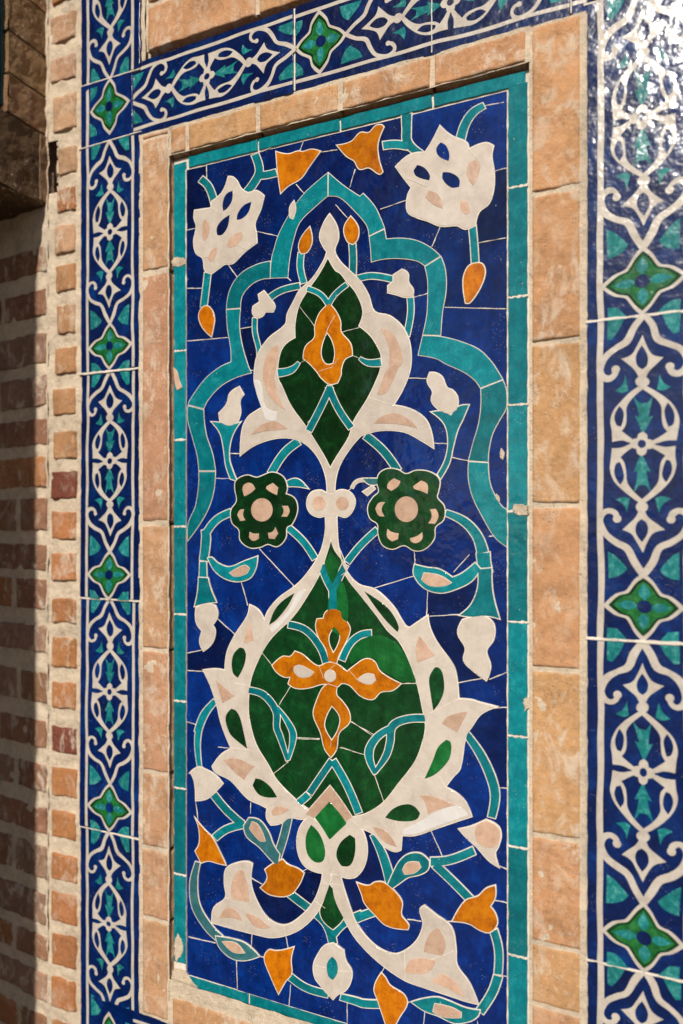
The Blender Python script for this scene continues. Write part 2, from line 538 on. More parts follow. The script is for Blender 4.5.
# the pocket of missing mortar beside the reveal
# corbelled block coming forward at the top left
def wallbox(name, x0, x1, yb, yf, z0, z1, mat, parent, color, amp=.0016, res=.0045, facing=('F', 'R', 'B')):
    """weathered block: front (F), right (R), left(L), bottom (B) and top (T) faces as uneven grids"""
    vs, fs = [], []
    def patch(o, a, b, n):
        na = max(2, int(a.length/res)); nb_ = max(2, int(b.length/res)); st = len(vs)
        for j in range(nb_+1):
            for i in range(na+1):
                p = o+a*(i/na)+b*(j/nb_)
                e = min(i, na-i, 2)*min(j, nb_-j, 2)/4
                hh = noise.fractal(p*42, .9, 2.1, 4)*amp*1.5
                cc = Vector((noise.noise(p*25), noise.noise(p*25+Vector((5, 5, 5))), noise.noise(p*25+Vector((9, 2, 1)))))*amp*.8
                q = p+n*hh+cc
                vs.append(q)
        for j in range(nb_):
            for i in range(na):
                k_ = st+j*(na+1)+i
                fs.append((k_, k_+1, k_+na+2, k_+na+1))
    W_, H_, Dp = Vector((x1-x0, 0, 0)), Vector((0, 0, z1-z0)), Vector((0, yb-yf, 0))
    patch(Vector((x0, yf, z0)), W_, H_, Vector((0, -1, 0)))
    patch(Vector((x1, yf, z0)), Dp, H_, Vector((1, 0, 0)))
    patch(Vector((x0, yf, z0)), W_, Dp, Vector((0, 0, -1)))
    patch(Vector((x0, yf, z1)), W_, Dp, Vector((0, 0, 1)))
    patch(Vector((x0, yf, z0)), Dp, H_, Vector((-1, 0, 0)))
    me = bpy.data.meshes.new(name); me.from_pydata(vs, [], fs)
    bm = bmesh.new(); bm.from_mesh(me); bmesh.ops.remove_doubles(bm, verts=bm.verts, dist=.0004); bm.normal_update(); bm.to_mesh(me); bm.free()
    for p in me.polygons: p.use_smooth = False
    o = put(link_mesh(name, me, mat), parent)
    o.color = color
    return o
corb = empty('brick_corbel', (HX-.06, -.03, at(45, 200)[1]), 'brown weathered brick corbel jutting forward at the top left corner, above the shaded reveal', 'corbel')
cxr = at(45.5, 0, BD)[0]
dep = .068
zc = lambda y: at(45.5, y, BD)[1]
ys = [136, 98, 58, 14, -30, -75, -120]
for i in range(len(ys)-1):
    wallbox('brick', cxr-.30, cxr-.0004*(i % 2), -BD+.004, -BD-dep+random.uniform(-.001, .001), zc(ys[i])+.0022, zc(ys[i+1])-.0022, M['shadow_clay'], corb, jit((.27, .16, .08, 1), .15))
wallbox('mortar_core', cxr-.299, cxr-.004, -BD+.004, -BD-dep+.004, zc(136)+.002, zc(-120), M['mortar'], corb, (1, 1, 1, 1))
# lower, set-back moulding under it
z_b, z_t = zc(206), zc(137)
fx = at(4.5, 0, BD+dep)[0]
box_obj('glazed_facing', [(cxr-.30, fx, -BD-dep-.004, -BD-dep+.002, zc(128), zc(-120))], M['shade_toned_tile'], corb)
wallbox('moulding', cxr-.30, cxr+.0005, -BD+.05, -BD-.17, z_b, z_t-.001, M['shadow_clay'], corb, (.10, .06, .03, 1))  # brown darkened so the colour carries the shade under the block
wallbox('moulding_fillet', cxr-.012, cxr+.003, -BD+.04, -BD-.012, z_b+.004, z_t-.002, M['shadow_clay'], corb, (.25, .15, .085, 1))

# unseen pier added forward on the left to shade the far wall edge
pier = box_obj('shade_pier', [(-2.3, -.744, -1.30, -.98, 0, 3.8)], M['wall'])
tag(pier, 'plain brick pier added out of view at the far left, to shade the wall edge', 'pier')
# ================================================================== brick frame round the mosaic
FD = .0095
frame = empty('brick_surround', (PX0, -FD, PZ0), 'sandy brick frame with lime smears bordering the recessed mosaic panel', 'frame')
lx0, lx1 = at(140.5, 0, FD)[0], at(168.5, 0, FD)[0]
rx0, rx1 = at(529, 0, FD)[0], at(583, 0, FD)[0]
tz1 = TBZ-HW*EDGE-.0005
tz0 = CZ+.639*(D-FD)
bz1 = CZ-.803*(D-FD); bz0 = BBZ+HW*EDGE+.001
def py2z(px, py, d=FD): return at(px, py, d)[1]
# beds
for (a, b, c, d_) in ((lx0-.004, lx1, bz0-.002, tz1+.002), (rx0, rx1+.003, bz0-.002, tz1+.001), (lx1-.001, rx0+.001, tz0+.001, tz1+.002), (lx1-.001, rx0+.001, bz0-.002, bz1+.022)):
    sheet('mortar_bed', a, b, c, d_, FD-.0015, M['mortar'], frame, amp=.0012, seed=a*9)
# returns of the bed so the recess has solid sides
box_obj('reveal_edge', [(rx0+.001, rx0+.008, -FD+.0055, .012, bz1, tz0)], M['mortar'], frame)
g_ = .0009
lj = [-.0, 137, 271, 524, 650, 773, 849, 920, 1040]
zs = [tz1-.0006]+[py2z(154, y) for y in lj[1:-1]]+[bz0]
zs[1] = py2z(154, 137)
for i in range(len(zs)-1):
    c = jit(PALE, .06)
    brick([(lx0+.0015, zs[i]-g_), (lx1, zs[i]-g_), (lx1, zs[i+1]+g_), (lx0+.0015, zs[i+1]+g_)], FD-.002, frame, c, proud=.0022, rnd=.0016, mat=M['smooth_brick'])
rj = [-70, 30, 190, 341, 505, 670, 838, 947, 1010, 1180]
for i in range(len(rj)-1):
    z1_, z0_ = py2z(556, rj[i]), py2z(556, rj[i+1])
    if i == 0: continue
    if i == 1: z1_ = tz1+.001
    if i == len(rj)-2: z0_ = bz0
    brick([(rx0+.001, z1_-g_), (rx1-.001, z1_-g_), (rx1-.001, z0_+g_), (rx0+.001, z0_+g_)], FD-.002, frame, jit(SAND, .05), proud=.0022, rnd=.0016, rough=1.0, mat=M['smooth_brick'])
tj = [171, 187, 258, 340, 432, 529]
txs = [lx1+.001]+[at(x, 0, FD)[0] for x in tj[1:-1]]+[rx0-.001]
for i in range(len(txs)-1):
    brick([(txs[i]+.0008, tz1-.001), (txs[i+1]-.0008, tz1-.001), (txs[i+1]-.0008, tz0), (txs[i]+.0008, tz0)], FD-.002, frame, jit(SAND, .07), proud=.0022, rnd=.0016, mat=M['smooth_brick'])
bxs = [lx1+.004, at(262, 0, FD)[0], at(350, 0, FD)[0], at(440, 0, FD)[0], rx0-.002]
for i in range(len(bxs)-1):
    brick([(bxs[i]+.001, bz1), (bxs[i+1]-.001, bz1), (bxs[i+1]-.001, bz0), (bxs[i]+.001, bz0)], FD-.002, frame, jit(SAND, .08), proud=.0022, rnd=.0016, mat=M['smooth_brick'])

# brickwork above the top band
upper = empty('brick_course', (-.6, -.012, TBZ+HW*EDGE), 'sandy brick course jutting over the horizontal tile band at the top', 'brickwork')
uz = TBZ+HW*1.27+.004
ux0 = at(146, 0, .011)[0]
sheet('mortar_bed', ux0-.002, rx1, uz+.003, uz+.4, .008, M['mortar'], upper, seed=5)
box_obj('mortar_core', [(ux0, rx1, -.007, .004, uz+.003, uz+.4)], M['mortar'], upper)
xx = [ux0, at(255, 0, .016)[0], at(360, 0, .016)[0], at(450, 0, .016)[0], at(540, 0, .016)[0], rx1]
for r_ in range(5):
    for i in range(len(xx)-1):
        o_ = .04*(r_ % 2)
        a = xx[i]+(o_ if i else 0); b = xx[i+1]+(o_ if i < len(xx)-2 else 0)
        brick([(a+.001, uz+.068*(r_+1)-.003), (b-.001, uz+.068*(r_+1)-.003), (b-.001, uz+.068*r_), (a+.001, uz+.068*r_)], .0088, upper, jit(SAND, .07), proud=.0018, rnd=.0014, thick=.016, mat=M['smooth_brick'])

# ================================================================== painted border tiles
TD = BD
def band_pattern():
    """one repeat in tile coordinates (a across, t along); returns dict of loops"""
    W, T, G_, I = [], [], [], []
    def mir(f): return [(-a, t) for a, t in f]
    def flip(f): return [(a, .788-t) for a, t in f]
    br_ = [(0, -.004), (.20, .035), (.36, .076), (.62, .094), (.86, .116), (.99, .152), (.95, .176), (.80, .187), (.66, .179), (.62, .162)]
    fl = [(0, .060), (.14, .098), (.26, .120), (.50, .131), (.32, .150), (.16, .168), (.07, .190), (-.07, .190), (-.16, .168), (-.32, .150), (-.50, .131), (-.26, .120), (-.14, .098)]
    fh = [(0, .092), (.14, .122), (.12, .150), (0, .163), (-.12, .150), (-.14, .122)]
    kn = [(.15*math.cos(x), .200+.0165*math.sin(x)) for x in [i*math.pi/5 for i in range(10)]]
    rb = [(.0, .207), (.27, .231), (.50, .258), (.68, .287), (.77, .322), (.75, .352), (.74, .385), (.50, .384), (.30, .392), (.16, .388), (.36, .372), (.52, .356), (.42, .338), (.38, .31), (.36, .278), (.22, .250), (-.02, .222)]
    rh = [(.53, .272), (.66, .306), (.63, .336), (.53, .342), (.46, .318), (.44, .292)]
    a3 = [(-.21, .244), (-.08, .268), (.08, .268), (.21, .244), (.13, .285), (.10, .312), (.20, .308), (.10, .338), (0, .366), (-.10, .338), (-.20, .308), (-.10, .312), (-.13, .285)]
    sd_ = [(.38, .180), (.46, .207), (.64, .224), (.44, .232), (.30, .226), (.34, .205)]
    ct = [(.84, .722), (.66, .735), (.36, .777), (.52, .800), (.84, .812)]
    for fx in (lambda f: f, flip):
        W.append(('stroke', fx(br_), .0185, 1)); W.append(('stroke', fx(mir(br_)), .0185, 1))
        W.append(('poly', fx(fl), fx(fh)))
        W.append(('poly', fx(kn), None))
        W.append(('poly', fx(rb), fx(rh))); W.append(('poly', fx(mir(rb)), fx(mir(rh))))
        T.append(fx(a3)); T.append(fx(sd_)); T.append(fx(mir(sd_)))
    T.append(ct); T.append(mir(ct))
    for sg in (1, -1):
        T.append([(sg*.84, .962), (sg*.60, .966), (sg*.36, .999), (sg*.84, .999)])
        T.append([(sg*.84, .003), (sg*.40, .003), (sg*.52, .035), (sg*.72, .066), (sg*.84, .062)])
    ro = []
    for i in range(16):
        x = i*math.pi/8; r = 1.0 if i % 4 == 0 else (.86 if i % 2 else .60)
        ro.append((.30*r*math.cos(x), .394+.037*r*math.sin(x)))
    W.append(('poly', ro, [(.10*math.cos(i*math.pi/5), .394+.0125*math.sin(i*math.pi/5)) for i in range(10)]))
    def star(k, kt):
        q = [(0, -.106), (.20, -.082), (.36, -.050), (.43, -.041), (.68, -.031), (.98, 0)]
        full = q+[(a, -t) for a, t in q[:-1][::-1]]+[(-a, -t) for a, t in q[1:]]+[(-a, t) for a, t in q[1:-1][::-1]]
        return [(a*k, .894+t*kt) for a, t in full]
    W.append(('poly', star(1.0, 1.02), star(.86, .87)))
    G_.append(star(.87, .88)); G_.append(star(.74, .76))
    for dx, dy in ((0, 1), (0, -1), (1, 0), (-1, 0)):
        if dx: I.append([(dx*(.15), .894), (dx*.34, .880), (dx*.66, .894), (dx*.34, .908)])
        else: I.append([(0, .894+dy*.020), (.13, .894+dy*.042), (0, .894+dy*.074), (-.13, .894+dy*.042)])
    ce = [(.17*math.cos(i*math.pi/5), .894+.0205*math.sin(i*math.pi/5)) for i in range(10)]
    return W, T, G_, I, ce
BP = band_pattern()

def tile(parent, origin, along, across, t0=0.0, t1=1.0, seed=0, lines=True, lt=None, tol=.012, lw=.80, star=True, L=TL, gap0=.0012, gap1=.0012, ext=(EDGE, EDGE)):
    """one painted tile: slab + raised painted line work. along/across are 2D unit vectors in (X,Z)."""
    W, T, G_, I, ce = BP
    o_ = Vector(origin); al = Vector(along); ac = Vector(across)
    sd = seed*13.7
    def mp(p, j=1.0):
        a, t = p
        a += noise.noise(Vector((a*1.3+sd, t*9, 1.5)))*.065*j
        t += noise.noise(Vector((a*1.3, t*9+sd, 8.5)))*.008*j
        return o_+al*(t*L)+ac*(a*HW)
    inr = lambda pts: all(t0-.02 <= q[1] <= t1+tol for q in pts)
    # slab with slightly chipped edges
    edge = []
    N = 44
    for i in range(N+1): edge.append((-ext[0], t0+(t1-t0)*i/N))
    for i in range(1, 8): edge.append((-ext[0]+(ext[0]+ext[1])*i/8, t1))
    for i in range(N+1): edge.append((ext[1], t1-(t1-t0)*i/N))
    for i in range(1, 8): edge.append((ext[1]-(ext[0]+ext[1])*i/8, t0))
    slab = []
    for (a, t) in edge:
        tt = min(max(t, t0+gap0/L), t1-gap1/L)
        ch = noise.fractal(Vector((a*3+sd, t*70, 2.2)), .8, 2, 4)*.040
        aa = a-(abs(ch) if a > 0 else -abs(ch)) if abs(a) > 1.2 else a
        slab.append(o_+al*(tt*L)+ac*(aa*HW))
    tp = plate('border_tile', [slab], .0012, M['tblue'], parent, bev=.0006, base=-.006, y0=TD)
    ms, ts, gs, is_ = [], [], [], []
    z = .00130
    for w in W:
        z += .000004
        if w[0] == 'stroke':
            if not inr(w[1]): continue
            pts = [mp(p) for p in w[1]]
            lp = [stroke(pts, [w[2]*TL*lw*(.85 if i > 6 else 1.0)*(1+.4*noise.noise(Vector((i*.8, sd, z*9e4)))) for i in range(len(pts))], 4)]
            # round knob at the curl end
            e = pts[-1]; r = w[2]*TL*.62*lw
            ms.append(plate('k', [[e+Vector((math.cos(i*.63), math.sin(i*.63)))*r for i in range(10)]], z+.000002, None, bev=.0001, base=.001, y0=TD, ret_mesh=True))
        else:
            if not inr(w[1]): continue
            lp = [smooth([mp(p) for p in w[1]], True, 3, 50)]
            if w[2]: lp.append(smooth([mp(p) for p in w[2]], True, 3, 60))
        ms.append(plate('w', lp, z, None, bev=.0001, base=.001, y0=TD, ret_mesh=True))
    if lines:
        for sgn in (-1, 1):
            if abs(ext[0] if sgn < 0 else ext[1]) < 1.05: continue
            z += .000004
            q0, q1 = lt or (t0, t1)
            pts = [mp((sgn, q0+(q1-q0)*i/16), .6) for i in range(17)]
            pts[0] = pts[0]+al*(gap0+.0004); pts[-1] = pts[-1]-al*(gap1+.0004)
            ms.append(plate('l', [stroke(pts, [.0168*TL*lw*(1+.18*noise.noise(Vector((i*.7, sd, sgn)))) for i in range(17)], 2)], z, None, bev=.0001, base=.001, y0=TD, ret_mesh=True))
    zt = .00126
    for i, t in enumerate(T):
        if not inr(t): continue
        ts.append(plate('t', [smooth([mp(p) for p in t], True, 3, 40)], zt+.000003*i, None, bev=.0001, base=.001, y0=TD, ret_mesh=True))
    if ms: join_meshes('scrollwork', ms, M['twhite'], tp)
    for q_ in ts:
        q_.name = 'painted_leaf'; put(link_mesh('painted_leaf', q_, M['tteal']), tp)
    if star and inr(G_[0]):
        st = plate('star_flower', [smooth([mp(p) for p in G_[0]], True, 3, 50)], .00132, M['green'], tp, bev=.0001, base=.001, y0=TD)
        plate('star_field', [smooth([mp(p) for p in G_[1]], True, 3, 50)], .00135, M['tgreen'], tp, bev=.0001, base=.001, y0=TD)
        pm = [plate('i', [smooth([mp(p) for p in q], True, 3, 70)], .00139, None, bev=.0001, base=.001, y0=TD, ret_mesh=True) for q in I]
        for q_ in pm:
            q_.name = 'star_petal'; put(link_mesh('star_petal', q_, M['tteal']), tp)
        plate('star_centre', [smooth([mp(p) for p in ce], True, 2)], .00142, M['tblue'], tp, bev=.0001, base=.001, y0=TD)
    rx, rz = random.gauss(0, .010), random.gauss(0, .010)
    cx_ = o_+al*(L*(t0+t1)/2)
    for ob in [tp]+list(tp.children):
        for v in ob.data.vertices:
            v.co.y += rx*(v.co.x-cx_.x+(tilt_o(ob).x))+rz*(v.co.z-cx_.y+(tilt_o(ob).z))
    return tp
def tilt_o(ob):
    w = Vector((0, 0, 0)); p = ob
    while p: w += p.location; p = p.parent
    return w

def joint_line(p, q, parent_list, w=.0032, seed=0.0, y0=TD, top=.0017):
    p = Vector(p); q = Vector(q); n = 26
    pts = [p.lerp(q, i/n) for i in range(n+1)]
    d = (q-p).normalized(); nn = Vector((-d.y, d.x))
    pts = [pp+nn*noise.noise(Vector((i*.5, seed, 0)))*w*.25 for i, pp in enumerate(pts)]
    ws = [w*(1+.55*noise.fractal(Vector((i*.45, seed+3, 1)), .9, 2, 3)) for i in range(n+1)]
    parent_list.append(plate('j', [stroke(pts, ws, 2)], top, None, bev=.0004, base=-.004, y0=y0, ret_mesh=True))

def joints(par):
    for q_ in gj:
        q_.name = 'joint'; put(link_mesh('joint', q_, M['grout']), par)
left = empty('tile_border', (LB, -TD, 1.0), 'narrow vertical band of blue tiles with white scrolls, left of the mosaic panel', 'tile band')
right = empty('tile_border', (RB, -TD, 1.0), 'broad vertical band of blue tiles at the right edge, shining white at its top', 'tile band')
topb = empty('tile_border', (LB, -TD, TBZ), 'horizontal band of blue tiles with white scrolls, running across the top', 'tile band')
botb = empty('tile_border', (LB, -TD, BBZ), 'horizontal band of blue tiles at the foot of the brick frame, at the lower edge', 'tile band')
DN, UP, RT, LF = (0, -1), (0, 1), (1, 0), (-1, 0)
zj = [at(110.3, y, TD)[1] for y in (141, 371, 599, 832)]
zj[0] = TBZ-HW*1.175
gj = []
for i in range(3):
    tile(left, (LB, zj[i]), DN, RT, seed=i+1, L=zj[i]-zj[i+1])
tile(left, (LB, zj[3]), DN, RT, seed=4, t1=.885, star=False)
tile(left, (LB, TBZ+HW*.99), UP, RT, seed=5)
for i in range(0, 4): joint_line((LB-HW*1.40, zj[i]), (LB+HW*1.34, zj[i]-(.001 if i else -.0012)), gj, seed=i*3.1, w=.0030 if i else .0016)
tl_ = TBZ+HW*.99
joint_line((LB-HW*1.3, tl_+.001), (LB+HW*1.3, tl_-.001), gj, w=.0016, seed=44)
joints(left)
# top band
gj = []
t_x0 = at(295, 43, TD)[0]
tile(topb, (t_x0, TBZ), LF, UP, seed=6, t1=.772, tol=.04, gap1=0, ext=(1.32, 1.26), star=False)
tile(topb, (t_x0, TBZ), LF, UP, seed=6, t0=.772, t1=1.058, gap0=0, lines=False, tol=-.02, ext=(1.17, .985))
tile(topb, (t_x0+TL, TBZ), LF, UP, seed=7)
tile(topb, (t_x0+TL, TBZ), RT, UP, seed=8, t1=.20, star=False)
for x in (t_x0, at(432, 20, TD)[0], t_x0+TL):
    joint_line((x, TBZ+HW*1.25), (x, TBZ-HW*1.25), gj, w=.0022 if x == t_x0 else .0012, seed=x*5)
# closing white line of the corner tile
gl = plate('c', [stroke([Vector((LB-HW, TBZ+HW*.97)), Vector((LB-HW*.98, TBZ)), Vector((LB-HW, TBZ-HW*1.15))], .0050, 5)], .00155, None, bev=.0001, base=.001, y0=TD, ret_mesh=True)
joints(topb)
join_meshes('corner_line', [gl], M['twhite'], topb)
# right band
gj = []
rzj = [at(643, y, TD)[1] for y in (-11, 316, 641.5, 971.5)]
for i in range(3):
    tile(right, (RB, rzj[i]), DN, RT, seed=10+i, L=rzj[i]-rzj[i+1], lw=1.12)
tile(right, (RB, rzj[3]), DN, RT, seed=14, lw=1.12)
tile(right, (RB, rzj[0]+TL), DN, RT, seed=15, lw=1.12)
for i in range(4): joint_line((RB-HW*1.4, rzj[i]), (RB+HW*1.34, rzj[i]), gj, seed=i*7.7+60, w=.0030)
joints(right)
sheet('mortar_edge', rx1-.001, RB-HW*EDGE+.001, .75, 2.6, TD-.0008, M['mortar'], right, amp=.0012, seed=31, res=.002)
sheet('mortar_edge', RB+HW*EDGE-.002, RB+HW*EDGE+.09, .75, 2.6, TD-.002, M['mortar'], right, amp=.0012, seed=33, res=.006)
# bottom band
gj = []
b_x = at(110.3, 1040, TD)[0]
tile(botb, (t_x0, BBZ), LF, UP, seed=16, t1=1.058, lt=(0, .772))
tile(botb, (t_x0+TL, BBZ), LF, UP, seed=17)
joint_line((t_x0, BBZ+HW*1.25), (t_x0, BBZ-HW*1.25), gj, seed=8.8)
joints(botb)
sheet('mortar_bed', LB-HW*EDGE-.004, LB+HW*EDGE+.006, BBZ-HW*1.5, 2.6, TD-.0022, M['mortar'], left, amp=.0011, seed=41, res=.003)
sheet('mortar_bed', LB+HW*EDGE, RB-HW*EDGE, TBZ-HW*EDGE-.003, TBZ+HW*1.24, TD-.003, M['mortar'], topb, amp=.001, seed=42, res=.004)
sheet('mortar_bed', LB+HW*EDGE, RB-HW*EDGE, BBZ-HW*EDGE-.1, BBZ+HW*EDGE+.003, TD-.003, M['mortar'], botb, amp=.001, seed=43, res=.005)
# ================================================================== the mosaic panel
panel = empty('mosaic_panel', (at(331, 0)[0], 0, PZ0), 'recessed cobalt blue mosaic panel with cream medallions, green rosettes and amber buds', 'mosaic panel')
BL = {'12': (160, 0), '13': (340, 0), '22': (160, 180), '23': (340, 180), '32': (160, 360), '33': (340, 360), '42': (160, 540), '43': (340, 540),
      '52': (160, 700), '53': (340, 700), '62': (160, 824), '63': (340, 824)}
def pxl(spec):
    """'22: 575 240, 560 275 | 32: ...' -> pixels"""
    out = []
    for part in spec.split('|'):
        b, s = part.split(':')
        ox, oy = BL[b.strip()]
        for q in s.split(','):
            x, y = q.split()
            out.append((ox+float(x)/3.415, oy+float(y)/3.415))
    return out
def wl(px): return [Vector(at(x, y)) for x, y in px]
ZN = 0
COVER = []       # footprints of everything that hides the blue ground
CONS = []        # constraint outlines
GROUT = []
GW = .00125      # grout seen round a piece
def piece(name, spec, mat, holes=(), top=.0013, parent=None, thr=52, label=None, grout=True, cover=True, gw=GW):
    global ZN
    ZN += 1
    loops = [smooth(wl(pxl(spec)), True, 4, thr)]+[smooth(wl(pxl(h)), True, 4, 60) for h in holes]
    z = top+ZN*.0000022
    o = plate(name, loops, z, M[mat], parent or panel, bev=.00035, base=-.001)
    if cover: COVER.append(loops[0]); CONS.append(loops[0])
    if grout: GROUT.append(plate('g', loops, z-.00035, None, bev=.0002, base=-.001, offset=gw, ret_mesh=True))
    if label: o['label'] = label
    return o
def line(name, spec, w, mat='turq', top=.0010, parent=None, px_w=True, label=None, gw=GW*.9):
    """curved strip; w in zoomed picture units (3.415 per pixel)"""
    global ZN
    ZN += 1
    pts = pxl(spec)
    ws = [q/3.415 for q in w] if isinstance(w, (list, tuple)) else w/3.415
    out = stroke([Vector(p) for p in pts], ws, 5)
    loop = wl([(p.x, p.y) for p in out])
    z = top+ZN*.0000022
    o = plate(name, [loop], z, M[mat], parent or panel, bev=.0003, base=-.001)
    COVER.append(loop); CONS.append(loop)
    GROUT.append(plate('g', [loop], z-.0003, None, bev=.0002, base=-.001, offset=gw, ret_mesh=True))
    return o
CUTL = []
def cut(spec, w=.0010, top=.0018, always=False):
    """a grout joint between two pieces"""
    pts = wl(pxl(spec))
    d = (pts[-1]-pts[0]).normalized()
    if top < .0012: CUTL.append([pts[0]-d*.003]+pts[1:-1]+[pts[-1]+d*.003])
    p = []
    for i in range(len(pts)-1):
        for s in range(6): p.append(pts[i].lerp(pts[i+1], s/6))
    p.append(pts[-1])
    sd = pts[0].x*91
    nn = Vector((-d.y, d.x))
    p = [q+nn*noise.noise(Vector((i*.6, sd, 0)))*.0005 for i, q in enumerate(p)]
    ws = [w*(1+.9*noise.noise(Vector((i*.9, sd, 2)))) for i in range(len(p))]
    GROUT.append(plate('g', [stroke(p, ws, 2)], top, None, bev=.0002, base=-.001, ret_mesh=True))

# ---- turquoise arch band: pieces cut where the photo shows joints
arch = [
 ('12: 573 592, 500 655 | 22: 460 90, 430 140, 405 190, 392 232, 382 272, 378 335, 437 333, 443 270, 455 210, 478 145, 530 92, 573 55', 'a'),
 ('22: 378 278, 330 290, 275 322, 240 375, 228 440, 275 437, 282 395, 312 358, 345 340, 376 336', 'b'),
 ('22: 228 444, 232 510, 243 578, 244 622, 205 640, 155 680 | 32: 104 136, 98 152, 150 166, 166 135, 205 92, 255 62, 312 44 | 22: 300 630, 280 560, 272 500, 275 441', 'c'),
 ('32: 97 157, 96 205, 112 265, 128 325, 134 377, 190 377, 180 320, 160 260, 152 210, 150 171', 'd'),
 ('32: 134 382, 133 430, 122 500, 97 560, 96 616, 130 570, 165 510, 184 450, 190 382', 'e'),
 ('12: 577 592, 625 633, 683 672 | 23: 80 47, 118 90, 138 130, 152 165, 100 190, 92 155, 50 105, 0 60 | 22: 576 55', 'f'),
 ('23: 152 170, 158 203, 210 200, 262 208, 310 232, 342 260, 290 293, 262 276, 205 268, 150 270, 108 280, 106 240, 101 194', 'g'),
 ('23: 345 264, 360 310, 362 380, 350 450, 344 530, 284 528, 298 460, 301 390, 300 340, 291 297', 'h'),
 ('23: 283 533, 345 536, 410 552, 475 580, 520 625, 550 672 | 33: 555 66, 480 95, 462 70, 425 42, 360 12 | 23: 330 610, 268 598', 'i'),
 ('33: 482 99, 556 70, 568 105, 567 165, 545 205, 520 255, 508 310, 506 348, 440 343, 455 285, 474 220, 482 160', 'j'),
 ('33: 440 348, 506 352, 512 420, 530 465, 553 500, 575 520, 574 640, 530 605, 490 540, 455 470, 440 410', 'k')]
for s, n_ in arch: piece('arch_band', s, 'turq', top=.00105, gw=.0008)

# ---- stems, drawn first so that flowers sit over their ends
S_ = [('12: 140 612, 168 640, 188 700', 24), ('12: 325 528, 340 585, 322 625, 288 668', 26), ('12: 335 600, 365 598, 398 590', 24),
 ('13: 228 388, 228 440, 232 488, 278 528', [34, 30, 30, 24]), ('13: 148 498, 190 494, 232 500', 26), ('13: 412 478, 428 425, 455 385, 492 362', [30, 28, 26, 20]),
 ('22: 164 318, 158 370, 150 435', 22), ('23: 452 155, 458 220, 462 288', 24),
 ('22: 483 250, 480 300, 492 352', 20), ('22: 657 216, 660 270, 658 332', 22),
 ('22: 372 405, 415 378, 478 362', 20), ('22: 325 472, 325 520, 338 575, 340 600', 15), ('23: 58 338, 110 328, 182 340', 20), ('23: 240 398, 242 455, 228 532', 20),
 ('32: 474 278, 425 318, 380 388', 26), ('33: 88 258, 150 312, 198 378', 26),
 ('32: 244 520, 195 545, 160 588', 24), ('32: 155 580, 158 612 | 42: 150 70', [26, 30, 28]), ('42: 148 74, 148 128', [22, 26]),
 ('32: 438 572, 490 620 | 42: 530 64', 22), ('33: 128 580, 72 632, 25 690', 22),
 ('33: 362 522, 425 552, 468 600, 488 658', [20, 28, 32, 38]), ('43: 489 44, 492 75, 497 112', [46, 44, 48]),
 ('52: 188 5, 152 55, 130 125, 136 228', [18, 20, 20, 14]), ('42: 188 548, 150 595, 128 655', [14, 20, 20]), ('52: 184 322, 228 375, 282 424', 25), ('52: 188 470, 230 440, 290 424', 25),
 ('52: 438 402, 425 460, 400 540', 26, 'slate'), ('62: 130 130, 116 200, 124 280, 165 350, 205 390', [16, 26, 28, 28, 26], 'slate'),
 ('62: 443 236, 480 265, 522 296', 26), ('62: 535 305, 572 345, 592 408', 28), ('62: 590 378, 628 338, 690 308', 27), ('63: 42 328, 80 312, 120 298', 28),
 ('62: 445 520, 500 558, 575 580', 24), ('62: 618 590, 670 604 | 63: 80 612, 140 614', [20, 24, 26, 26]),
 ('63: 525 362, 542 430, 540 512', 26), ('63: 540 518, 520 575, 478 640', 30),
 ('53: 432 115, 480 185, 515 260, 530 325, 518 400', [22, 28, 30, 30, 26]),
 ('63: 112 36, 148 110, 175 205', [18, 28, 32]), ('63: 310 128, 375 122, 458 90', 28), ('63: 325 138, 385 195, 445 256', 27)]
for s in S_: line('stem', s[0], s[1], s[2] if len(s) > 2 else 'turq')

# ---- blossoms at the top corners
f1 = piece('blossom', '22: 235 -10, 215 42, 178 75, 176 97, 120 105, 118 130, 126 160, 117 210, 125 250, 148 268, 155 308, 178 320, 205 300, 222 288, 250 285, 278 258, 300 238, 332 215, 330 185, 325 150, 345 100, 356 55, 330 38, 302 45, 278 30, 264 5, 250 -8', 'cream', top=.0014)
def inset(par, name, spec, mat, thr=60, gw=.0004, grout=True): return piece(name, spec, mat, top=.00165, parent=par, thr=thr, grout=grout, cover=False, gw=gw)
inset(f1, 'drop_inset', '22: 250 38, 228 50, 216 80, 218 108, 232 98, 248 72', 'blue'); inset(f1, 'drop_inset', '22: 314 76, 288 88, 268 115, 264 138, 285 132, 305 110', 'blue')
inset(f1, 'drop_inset', '22: 240 120, 212 140, 196 165, 198 190, 215 188, 233 162', 'blue')
inset(f1, 'petal_inset', '22: 155 135, 145 165, 148 200, 155 210, 168 190, 172 155', 'pink'); inset(f1, 'petal_inset', '22: 280 178, 245 195, 232 225, 240 234, 265 222, 284 196', 'pink')
inset(f1, 'petal_inset', '22: 200 228, 175 245, 166 275, 175 282, 190 265', 'pink')
f2 = piece('blossom', '13: 342 432, 318 480, 292 522, 240 530, 192 570, 222 612, 246 642, 232 672 | 23: 232 108, 262 128, 300 140, 345 158, 400 156, 430 168, 462 155, 475 110, 508 82, 524 35 | 13: 526 590, 518 535, 524 500, 500 490, 468 498, 440 512, 432 488, 380 465', 'cream', top=.0014)
inset(f2, 'drop_inset', '13: 345 488, 330 510, 338 535, 372 552, 375 530, 364 500', 'blue'); inset(f2, 'drop_inset', '13: 265 565, 252 585, 262 604, 306 618, 308 600, 290 575', 'blue')
inset(f2, 'drop_inset', '13: 352 590, 352 615, 380 642, 408 640, 408 612, 380 592', 'blue')
